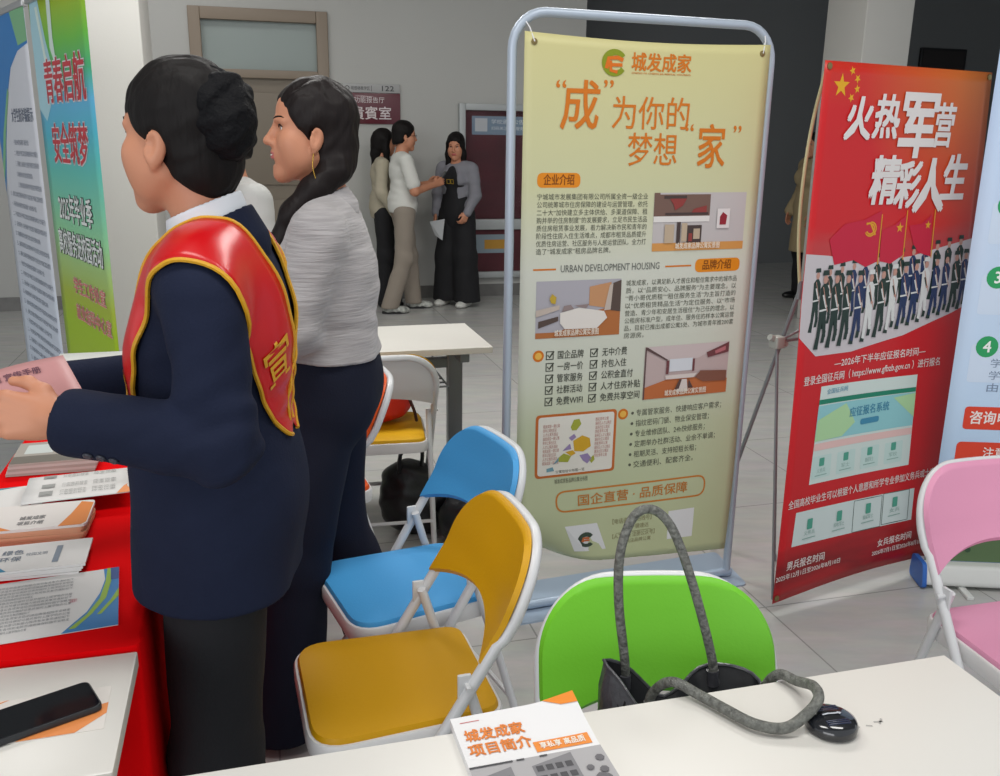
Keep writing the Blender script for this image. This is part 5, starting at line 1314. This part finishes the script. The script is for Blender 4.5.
w3, T_, q_ = simple_person('person with long dark hair, grey cardigan and long black trousers before the notice case', (-.42, 8.42), 152, .965, GCARD, BLK, dict(arms=arms3, legs=[((-.08, 0, .86), (-.095, .01, .48), (-.12, .0, .09)), ((.08, 0, .86), (.095, .01, .48), (.12, .0, .09))], head=(18, -10), open=True), hair='long', long_sleeve=True, top_len=.70, skirt=True)
# black top showing where the cardigan hangs open, with its yellow print
d = Soft(); torso_into(d, .008, .965, True); d.ell((0, .0, .86), (.150, .118, .22), .04); d.cut((0, 0, -1), (0, 0, .70)); d.cut((0, -1, 0), (0, .02, 0)); d.cone((0, .02, 1.41), (0, -.01, 1.28), .058, .062, .008, 's'); o = soft_obj('black_top', d, .007, BLK, w3)
bt_ = BVHTree.FromPolygons([v.co[:] for v in o.data.vertices], [p.vertices[:] for p in o.data.polygons])
def chest(u, v):
    x, z = .055 - u, 1.12 + v; q = bt_.ray_cast(Vector((x, .5, z)), Vector((0, -1, 0)))[0]
    return Vector((x, q.y if q else .12, z))
S = Sheet(o, chest, .1, .003); d = MB(); S.ring(d, [(.02, 0), (.05, 0), (.05, .035), (.02, .035)], .008); S.ring(d, [(.058, .0), (.088, .0), (.088, .035), (.058, .035)], .008); S.put('yellow_print', d, ink('#a98a2c'))
pp = thing('paper_sheet', 'white sheet of paper held by the long-haired person at the far wall', 'paper', (-.60, 8.30, .68))
d = MB(); vs = [(-.06, .02, .10), (.08, -.03, .13), (.06, -.05, -.06), (-.01, 0, -.02)]
d.add(vs + [(x, y + .002, z) for x, y, z in vs], [(0, 1, 2, 3), (7, 6, 5, 4), (0, 4, 5, 1), (1, 5, 6, 2), (2, 6, 7, 3), (3, 7, 4, 0)]); d.build('sheet', ink('#b9bcc0'), pp, smooth=False)
simple_person('person in long khaki coat in the dark foyer, half hidden by the red banner', (3.03, 9.05), 105, 1.0, mat('khaki_coat', '#9b8a6a', .85, bump=.1, bscale=80), BLK, dict(arms=hang, legs=stand, head=(0, 0)), long_sleeve=True, coat=.03, top_len=.48, shoes=SHOE_B)

# ------------------------------------------------------------------ papers, phone and bags
PAPER = ink('#d5d3d1', .55)
def leaf(name, label, cat, c, rz, W, D, z, th, paper=None, group=None, rad=.0):
    """a sheet or thin stack lying flat: W along its own x, D along y; returns the thing and its printable top"""
    t = thing(name, label, cat, (c[0], c[1], z), math.radians(rz), group)
    out = rounded([(-W / 2, -D / 2), (W / 2, -D / 2), (W / 2, D / 2), (-W / 2, D / 2)], rad, 3) if rad else [(-W / 2, -D / 2), (W / 2, -D / 2), (W / 2, D / 2), (-W / 2, D / 2)]
    d = MB(); d.loft([[(x, y, 0) for x, y in out], [(x, y, th) for x, y in out]]); b = d.build('sheet', paper or PAPER, t, smooth=False)
    return t, b, Sheet(b, lambda u, v: Vector((u - W / 2, v - D / 2, th)), 1, .0003)
# A4 information sheet near the white table
t, b, S = leaf('information_sheet', 'white printed sheet with blue and green swoosh lying nearest the white table', 'sheet', (-.772, 1.314), 21.9, .297, .212, .7575, .0008)
d = MB()
L = ['为进一步规范校园安全管理工作提高师生防范意识和能力现将有关事项通知如下', '请各班级认真组织学习并严格按照要求落实各项安全防范措施确保校园平安稳定', '加强日常巡查和隐患排查及时发现问题整改到位做好记录并按时上报学院办公室']
for i in range(15): S.text(d, L[i % 3], .02, .185 - i * .0112, .0072, .205 - (.06 if i % 5 == 4 else 0))
S.put('body_text', d, ink('#7d8086')); d = MB(); S.text(d, '温馨提示', .222, .10, .012, .012, shear=0); S.put('heading', d, ink('#c06a7a'))
d = MB(); S.poly(d, [(.297, .212), (.272, .212), (.275, .17), (.268, .12), (.25, .06), (.215, .0), (.297, 0)], 1); S.put('blue_swoosh', d, ink('#2f78b4'))
d = MB(); S.poly(d, [(.278, .212), (.276, .16), (.268, .10), (.25, .05), (.225, .01), (.235, .01), (.258, .05), (.278, .10), (.285, .16), (.283, .212)], 2); S.poly(d, [(.297, .13), (.285, .09), (.265, .045), (.272, .045), (.290, .085), (.297, .10)], 2); S.put('green_swoosh', d, ink('#8cae3a'))
d = MB(); S.rect(d, .284, .165, .297, .212, 2); S.put('navy_corner', d, ink('#2a4a86'))
# narrow leaflets: short stack with the blue and yellow end
for k in range(4):
    t, b, S = leaf('leaflet', 'narrow white leaflet with blue and yellow end, ' + ('top of its small stack' if k == 3 else 'under the top one of its small stack'), 'leaflet', (-.852 + .003 * k, 1.468 + .002 * (k % 2)), 15 + k * .7, .215, .112, .7575 + k * .0042, .0040, group='narrow leaflets beside the information sheet')
    if k == 3:
        d = MB(); S.poly(d, [(0, 0), (.09, 0), (.075, .02), (.05, .035), (.03, .06), (0, .06)], 1); S.put('blue_wave', d, ink('#3a86a8'))
        d = MB(); S.poly(d, [(.02, .05), (.055, .03), (.06, .07), (.04, .09), (.02, .08)], 2); S.put('yellow_mark', d, ink('#c3b53c'))
        d = MB(); S.text(d, '绿色', .07, .068, .018, .035, 2, bold=.01); S.text(d, '环保', .07, .04, .018, .035, 2, bold=.01); S.rect(d, .158, .02, .168, .09, 2); S.text(d, '校园文明', .11, .058, .012, .035, 2); S.put('lettering', d, ink('#7d8794'))
# thicker pile of orange leaflets
for k in range(6):
    t, b, S = leaf('brochure', 'orange and white brochure, ' + ('topmost of the pile half covered by the folded price list' if k == 5 else 'lower in the orange pile, only its edge showing'), 'brochure', (-.898 + .002 * (k % 3), 1.615 + .002 * (k % 2)), 14 + (k % 3), .20, .125, .7575 + k * .0052, .005, group='orange brochures in a pile', paper=ink('#cf9a7a' if k < 5 else '#d9d3cf'), rad=.012)
    if k == 5:
        d = MB(); S.poly(d, [(.0, .0), (.07, .0), (.045, .02), (.03, .05), (0, .055)], 1); S.poly(d, [(.15, 0), (.19, 0), (.198, .012), (.198, .11), (.175, .12), (.165, .06)], 1); S.put('orange_arcs', d, ink('#d7813e'))
        d = MB(); S.poly(d, [(.0, .0), (.03, .0), (.018, .022), (0, .03)], 2); S.put('orange_corner', d, ink('#c9602a'))
        d = MB(); S.text(d, '城发成家', .075, .045, .016, .045, 3, bold=.01); S.text(d, '项目介绍', .075, .02, .016, .045, 3, bold=.01); S.put('lettering', d, ink('#7c7a7c'))
t, b, S = leaf('flyer', 'white flyer with teal curve and red blades left of the folded price list', 'flyer', (-1.035, 1.735), 22, .17, .20, .7575, .0015)
d = MB(); S.poly(d, [(0, .20), (.12, .20), (.06, .185), (.02, .15), (0, .11)], 1); S.put('teal_curve', d, ink('#3f8a9c'))
d = MB(); S.poly(d, [(.10, .02), (.15, .09), (.145, .02)], 1); S.poly(d, [(.06, .0), (.10, .05), (.09, .0)], 1); S.put('red_blades', d, ink('#b8604e'))
# folded price list lying over the pile
t = thing('price_list', 'folded white price list with orange corner lying over the orange pile', 'leaflet', (-.885, 1.795, .792), math.radians(22))
fold = lambda u, v: Vector((u - .105, v - .10, .004 * math.sin(3 * math.pi * v / .2) - .030 * max(0, (v - .1) / .1) ** 1.2 * .55))
d = MB(); d.grid(fold, lin(0, .21, 6), lin(0, .20, 24)); b = d.build('sheet', PAPER, t); m = b.modifiers.new('thickness', 'SOLIDIFY'); m.thickness = .0012; m.offset = -1
S = Sheet(b, fold, .01); d = MB(); S.poly(d, [(.21, 0), (.175, 0), (.19, .03), (.21, .07)], 2); S.put('orange_corner', d, ink('#dd8a4f'))
d = MB()
for r_ in range(3):
    v = .155 - r_ * .062
    S.rect(d, .03, v - .01, .055, v + .018, 2); S.rect(d, .035, v - .005, .050, v + .013, 3)
    for q in range(3): S.text(d, '户型面积租金', .068, v + .010 - q * .011, .007, .05); S.text(d, '押金优惠', .128, v + .010 - q * .011, .007, .045)
S.put('table_print', d, ink('#9a9a98'))
# booklets at the far side of the red table
for k in range(5):
    t, b, S = leaf('booklet', 'grey picture-cover booklet beyond the folded price list, ' + ('on top of its stack' if k == 4 else 'within its stack'), 'booklet', (-1.035 + .002 * k, 1.995), 15.5 + k * .5, .185, .15, .7575 + k * .0062, .006, group='booklets stacked on the red cloth', paper=ink('#b9b4ae' if k % 2 else '#a39c94'))
    if k == 4:
        d = MB(); S.rect(d, .0, .0, .185, .05, 1); S.put('dark_band', d, ink('#6f6a62'))
        d = MB(); S.disc(d, .11, .10, .03, 2); S.disc(d, .135, .115, .022, 2.4); S.disc(d, .09, .115, .02, 2.8); S.put('printed_trees', d, ink('#6f8a5c'))
        d = MB(); S.rect(d, .02, .065, .08, .13, 1); S.put('printed_sky', d, ink('#c3c9c6'))
leaf('paper_sheet', 'white sheet of paper on the red cloth behind the person reading', 'paper', (-1.235, 2.61), 15.5, .20, .09, .7575, .001)
bx = thing('paper_box', 'low white box at the far end of the red table before the green banner', 'box', (-1.315, 2.875, .757), HA)
d = MB(); d.box((-.12, -.05, 0), (.12, .05, .045), bev=.004); d.build('box', ink('#d3d4cf', .6), bx); d = MB(); d.box((-.122, -.052, .03), (.122, .052, .048), bev=.003); d.build('lid', ink('#d9dad5', .6), bx)
# leaflet and phone on the white table
t, b, S = leaf('leaflet', 'orange and white leaflet under the black phone on the white table', 'leaflet', (-.618, 1.043), 17, .19, .10, .7502, .0006, paper=ink('#d9d3cd'))
d = MB(); S.poly(d, [(0, .10), (.06, .10), (.035, .085), (0, .07)], 1); S.poly(d, [(.085, 0), (.155, 0), (.19, .035), (.19, .06), (.13, .04)], 1); S.put('orange_areas', d, ink('#de8a4e'))
d = MB(); S.poly(d, [(0, .08), (.05, .10), (.058, .10), (0, .074)], 2); S.put('pale_stripe', d, ink('#ecd9c6'))
ph = thing('mobile_phone', 'black phone lying on the white table at lower left', 'phone', (-.6115, 1.040, .7512), math.radians(39))
d = MB(); o_ = [(-.078, -.036), (.078, -.036), (.078, .036), (-.078, .036)]
rr_ = lambda i: rounded([(x - math.copysign(i, x), y - math.copysign(i, y)) for x, y in o_], .011, 5)
d.loft([[(x, y, z) for x, y in rr_(i)] for i, z in ((.0015, 0), (0, .0015), (0, .0075), (.0008, .009))]); d.build('phone_case', mat('black_phone_case', '#202226', .4), ph)
d = MB(); d.loft([[(x, y, z) for x, y in rr_(i)] for i, z in ((.002, .0088), (.0024, .0098))]); d.build('screen', mat('phone_glass', '#0d1016', .08), ph)
# brochure on the front table
bt = thing('project_brochure', 'white brochure with orange title and grey building photo on the front table', 'brochure', (-.06, 1.038, .7502), math.atan2(.284, .958))
bf = lambda u, v: Vector((u, -v, .011 + .010 * max(0, (u - .10) / .075) ** 2 * max(0, 1 - v / .09) + .004 * max(0, 1 - v / .05) * (u / .175)))
d = MB(); us, vs = lin(0, .172, 14), lin(0, .25, 20); n = len(us)
top = [bf(u, v) for v in vs for u in us]; bot = [Vector((p.x, p.y, 0)) for p in top]; N = len(top); fs = []
for j_ in range(len(vs) - 1):
    for i_ in range(n - 1):
        a = j_ * n + i_; fs.append((a, a + n, a + n + 1, a + 1)); fs.append((N + a, N + a + 1, N + a + n + 1, N + a + n))
rim = list(range(n)) + [j_ * n + n - 1 for j_ in range(1, len(vs))] + [(len(vs) - 1) * n + i_ for i_ in range(n - 2, -1, -1)] + [j_ * n for j_ in range(len(vs) - 2, 0, -1)]
for i_ in range(len(rim)): a, c_ = rim[i_], rim[(i_ + 1) % len(rim)]; fs.append((a, c_, N + c_, N + a))
d.add(top + bot, fs); cv = d.build('cover', ink('#dddcdd', .4), bt)
S = Sheet(cv, lambda u, v: bf(u, .25 - v), .012, .0004); Y_ = lambda v: .25 - v
d = MB(); S.text(d, '城发成家', .010, Y_(.053), .021, .078, 2, bold=.03); S.text(d, '项目简介', .008, Y_(.082), .021, .082, 2, bold=.03); S.put('title', d, ink('#d87a2c'))
d = MB(); S.rect(d, .010, Y_(.014), .036, Y_(.0125)); S.put('red_line', d, ink('#c05a5a'))
d = MB(); S.poly(d, [(.128, Y_(0)), (.172, Y_(.0)), (.172, Y_(.020)), (.150, Y_(.016))], 2); S.rect(d, .090, Y_(.095), .164, Y_(.075), 2); S.put('orange_areas', d, ink('#e08426'))
d = MB(); S.text(d, '享私享 高品质', .097, Y_(.0905), .011, .060, 4, bold=.02); S.put('tag_lettering', d, ink('#f0e8dc'))
d = MB(); S.rect(d, .0, Y_(.25), .172, Y_(.101)); pz = S.put('building_photo', d, ink('#a3a1a3'))
d = MB(); rnd = random.Random(11)
S.poly(d, [(.0, Y_(.125)), (.05, Y_(.112)), (.05, Y_(.22)), (.0, Y_(.22))], 2); S.poly(d, [(.075, Y_(.118)), (.13, Y_(.105)), (.13, Y_(.20)), (.075, Y_(.20))], 2); S.put('printed_buildings', d, ink('#77767a'), parent=pz)
d = MB()
for r_ in range(4):
    for q in range(4): S.rect(d, .004 + q * .011, Y_(.138 + r_ * .018), .011 + q * .011, Y_(.128 + r_ * .018), 3); S.rect(d, .079 + q * .0125, Y_(.130 + r_ * .018), .088 + q * .0125, Y_(.120 + r_ * .018), 3)
S.rect(d, .0, Y_(.1045), .055, Y_(.1015), 3); S.rect(d, .06, Y_(.1045), .07, Y_(.1015), 3); S.rect(d, .09, Y_(.1045), .10, Y_(.1015), 3)
S.put('printed_windows', d, ink('#3f3e43'), parent=pz)
d = MB()
for q in range(14): S.disc(d, .138 + rnd.random() * .030, Y_(.115 + rnd.random() * .10), .005 + rnd.random() * .004, 3 + q * .15, n=7)
S.put('printed_trees', d, ink('#5d5b60'), parent=pz)
# faint pencil marks belong to the table top
d = MB(); S = Sheet(front, lambda u, v: Vector((u, v, .7501)), 1, .0002)
for a, b_ in (((.33, .150), (.338, .144)), ((.338, .144), (.345, .146)), ((.352, .118), (.360, .120)), ((.37, .120), (.378, .117)), ((.385, .124), (.398, .122)), ((.39, .118), (.40, .128))): S.stroke(d, [a, b_], .003, 1)
d.build('pencil_marks', ink('#a9a6a2'), front, smooth=False)

# the pink booklet in the hands of the woman with the sash
bk = thing('booklet', 'pink booklet held in the hands of the person with the red sash', 'booklet', (-.73, 1.31, 1.11), 0)
o_ = Vector((-.73, 1.31, 1.11)); FL, FR, NR, NL = [Vector(p) - o_ for p in ((-.888, 1.385, 1.102), (-.686, 1.380, 1.166), (-.600, 1.265, 1.128), (-.785, 1.258, 1.068))]
def bkf(u, v): return NL * (1 - u) * (1 - v) + NR * u * (1 - v) + FR * u * v + FL * (1 - u) * v + Vector((0, 0, .008 * math.sin(math.pi * u)))
d = MB(); d.grid(bkf, lin(0, 1, 8), lin(0, 1, 8)); cv = d.build('cover', ink('#c08c8c', .45), bk); m = cv.modifiers.new('thickness', 'SOLIDIFY'); m.thickness = .0015; m.offset = -1
d = MB(); d.grid(lambda u, v: bkf(u, v) + Vector((.022 * u * (1 - v), -.004, -.010 - .012 * u)), lin(0, 1, 8), lin(0, 1, 8)); pg = d.build('inner_pages', ink('#6d6f86', .5), bk); m = pg.modifiers.new('thickness', 'SOLIDIFY'); m.thickness = .004; m.offset = -1
S = Sheet(cv, bkf, 1, .0005); d = MB(); S.text(d, '资助政策 宣传手册', .16, .70, .13, .62, 3, bold=.012); S.put('title', d, ink('#6e4a58'))

# ------------------------------------------------------------------ handbag on the green chair
LEA = mat('black_leather', '#46464b', .3, bump=.35, bscale=45, spec=.6, var=.35, vscale=30)
LIN = mat('black_lining', '#101217', .7, bump=.1)
ROPE = mat('grey_braided_handle', '#666762', .5, bump=.8, bscale=130, spec=.4, var=.4, vscale=120)
hb = thing('handbag', 'black leather handbag slumped on the green chair, rope handle over the table', 'bag', (.28, 1.17, 0.4515), 0)
o_ = Vector((.28, 1.17, 0.4515)); N = 48
def ring(P): return resample(spline([Vector(q) - o_ for q in P], 10, True), N)
def resample(P, n):
    P = P + [P[0]]; L = [0]
    for a, b_ in zip(P[:-1], P[1:]): L.append(L[-1] + (b_ - a).length)
    out = []; k = 0
    for i in range(n):
        t = L[-1] * i / n
        while L[k + 1] < t: k += 1
        f = (t - L[k]) / max(1e-9, L[k + 1] - L[k]); out.append(P[k] * (1 - f) + P[k + 1] * f)
    return out
topr = [(.168, 1.252, .718), (.190, 1.215, .705), (.215, 1.185, .680), (.26, 1.155, .645), (.32, 1.145, .630), (.375, 1.165, .645), (.412, 1.215, .675), (.408, 1.255, .692), (.37, 1.275, .698), (.325, 1.275, .694), (.29, 1.262, .665), (.262, 1.262, .648), (.238, 1.266, .668), (.205, 1.266, .700)]
midr = [(.150, 1.225, .60), (.165, 1.16, .59), (.20, 1.11, .585), (.26, 1.085, .58), (.32, 1.08, .58), (.385, 1.095, .58), (.42, 1.15, .585), (.425, 1.215, .60), (.385, 1.245, .61), (.335, 1.245, .61), (.295, 1.235, .605), (.262, 1.235, .60), (.225, 1.24, .605), (.18, 1.245, .61)]
lowr = [(.150, 1.19, .50), (.155, 1.12, .495), (.185, 1.06, .492), (.25, 1.04, .49), (.32, 1.04, .49), (.39, 1.05, .492), (.42, 1.11, .495), (.425, 1.18, .50), (.39, 1.212, .51), (.34, 1.215, .51), (.30, 1.215, .51), (.262, 1.215, .51), (.225, 1.212, .51), (.175, 1.21, .51)]
R_ = [ring(p) for p in (topr, midr, lowr)]
base = [Vector((p.x * .93, p.y * .93, .0015)) for p in R_[2]]
inr = [[p * .93 + (sum(r, Vector()) / N) * .07 + Vector((0, 0, .008)) for p in r] for r in R_[1:]]
def mixr(a, b_, t, amp, ph_): return [a[i] * (1 - t) + b_[i] * t + Vector((math.cos(2 * math.pi * i / N), math.sin(2 * math.pi * i / N), .4)) * amp * math.sin(i * .9 + ph_) for i in range(N)]
d = MB(); d.loft([base, R_[2], mixr(R_[2], R_[1], .5, .004, 0), R_[1], mixr(R_[1], R_[0], .35, .004, 2), mixr(R_[1], R_[0], .7, .003, 4), R_[0]], cap=False)
d.f.append(list(range(N))[::-1]); d.mi.append(0); d.build('bag_body', LEA, hb, sharp=70)
ins = [p + (sum(R_[0], Vector()) / N - p) * .025 for p in R_[0]]
d = MB(); d.loft([R_[0], ins, inr[0], inr[1]], cap=False); k_ = len(d.v); d.f.append(list(range(k_ - N, k_))); d.mi.append(0); d.build('lining', LIN, hb, sharp=70)
d = MB(); d.tube([p + Vector((0, 0, .001)) for p in R_[0]], .0028, 6, closed=True); d.build('edge_binding', LEA, hb)
H1 = [(.205, 1.262, .66), (.203, 1.262, .707), (.188, 1.262, .815), (.188, 1.272, .893), (.207, 1.29, .943), (.233, 1.295, .956), (.261, 1.295, .937), (.284, 1.285, .893), (.312, 1.272, .813), (.341, 1.266, .713), (.345, 1.266, .67)]
H2_ = [(.225, 1.178, .668), (.232, 1.172, .715), (.250, 1.130, .762), (.284, 1.100, .7605), (.311, 1.070, .7605), (.343, 1.038, .7605), (.380, 1.030, .7605), (.411, 1.043, .772), (.432, 1.060, .785), (.436, 1.092, .783), (.427, 1.132, .765), (.410, 1.160, .757), (.398, 1.182, .715), (.388, 1.178, .65)]
for H_ in (H1, H2_):
    d = MB(); d.tube(spline([Vector(p) - o_ for p in H_], 8), .0074, 12); d.build('handle', ROPE, hb)
    for p, q in ((H_[0], H_[1]), (H_[-1], H_[-2])):
        a = Vector(p) - o_; b_ = Vector(q) - o_; d = MB(); d.tube([a, a * .4 + b_ * .6], .0098, 12); d.build('handle_ferrule', LEA, hb)
pk = thing('plastic_disc', 'round glossy black plastic disc lying on the front table by the bag handle', 'disc', (.447, 1.047, .7502), math.radians(12))
PLB = mat('glossy_black_plastic', '#14161c', .12, spec=.6, coat=.5)
d = MB(); d.lathe([(.030, 0), (.034, .003), (.0345, .010), (.032, .015), (.026, .0185), (.014, .0205), (.002, .021)], 40); d.build('disc_body', PLB, pk)
for i, y in enumerate((-.016, .014)):
    d = MB()
    for q in (-.0035, 0, .0035): d.box((-.016, y + q - .0011, .0165), (.016, y + q + .0011, .0208), bev=.0005)
    d.build('grip_ridges', mat('dark_blue_plastic', '#1d2740', .25), pk)
d = MB(); S = Sheet(pk, lambda u, v: Vector((u, v, .0216 - (u * u + v * v) * 4.2)), .004, .0004); S.stroke(d, [(-.014, .0), (-.006, .0006), (.002, -.0004), (.012, .0002)], .0028, 2); S.stroke(d, [(.008, .002), (.013, .0002), (.009, -.0024)], .002, 2); S.put('bright_mark', d, ink('#b7bcc4', .3))

# ------------------------------------------------------------------ bags round the back table
RB = mat('orange_red_bag_cloth', '#c9270f', .6, bump=.15, bscale=30)
rb_ = thing('handbag', 'orange-red bag lying on the yellow seat of the white-backed chair', 'bag', (-.470, 3.30, 0.4515), math.radians(12))
f = Soft(); f.ell((0, .02, .07), (.135, .085, .072), .03); f.ell((.02, .02, .13), (.085, .06, .065), .05); f.ell((-.05, .02, .10), (.08, .06, .07), .05); f.cut((0, 0, -1), (0, 0, .001)); f.wrinkle(.005, 40, (0, 0, .08), .2)
soft_obj('bag_body', f, .005, RB, rb_)
d = MB(); d.tube(spline([Vector(p) for p in ((.06, .02, .185), (.10, -.03, .15), (.135, -.06, .07), (.15, -.03, .012))], 6), .006, 8); d.build('strap', mat('dark_strap', '#3a1d1f', .6), rb_)
d = MB(); d.tube(spline([Vector(p) for p in ((-.09, -.055, .09), (-.03, -.068, .125), (.05, -.058, .135), (.10, -.03, .10))], 6), .003, 6); d.build('zip', mat('dark_strap', '#3a1d1f', .6), rb_)
BB = mat('black_bag_nylon', '#1c1c1f', .38, bump=.35, bscale=26, spec=.5, var=.3, vscale=14)
bb = thing('duffel_bag', 'black bag on the floor under the white-backed chair', 'bag', (-.335, 3.33, 0), math.radians(10))
f = Soft(); f.ell((0, 0, .13), (.135, .10, .13), .03); f.ell((-.02, 0, .20), (.10, .085, .10), .05); f.ell((.05, -.01, .09), (.10, .09, .09), .04); f.cut((0, 0, -1), (0, 0, .001)); f.wrinkle(.008, 32, (0, 0, .15), .3)
soft_obj('bag_body', f, .006, BB, bb)
d = MB(); d.tube(spline([Vector(p) for p in ((-.06, -.05, .26), (-.05, -.07, .35), (-.01, -.07, .385), (.03, -.05, .35), (.03, -.03, .28))], 6), .008, 8); d.build('strap', BB, bb)
bb = thing('shopping_bag', 'shiny black bag on the floor behind the blue chair', 'bag', (-.06, 3.20, 0), math.radians(-8))
f = Soft(); f.ell((0, 0, .12), (.15, .11, .14), .03); f.ell((-.01, .02, .24), (.10, .07, .12), .06); f.ell((.07, 0, .08), (.10, .10, .09), .05); f.ell((-.07, .0, .09), (.09, .10, .10), .05); f.cut((0, 0, -1), (0, 0, .001)); f.wrinkle(.011, 30, (0, 0, .15), .35)
soft_obj('bag_body', f, .006, mat('shiny_black_bag', '#25262a', .28, bump=.4, bscale=22, spec=.6, var=.4, vscale=12), bb)
d = MB(); d.tube(spline([Vector(p) for p in ((-.06, -.02, .33), (-.05, -.05, .40), (.0, -.05, .42), (.04, -.03, .37), (.04, 0, .32))], 6), .007, 8); d.build('strap', BB, bb)
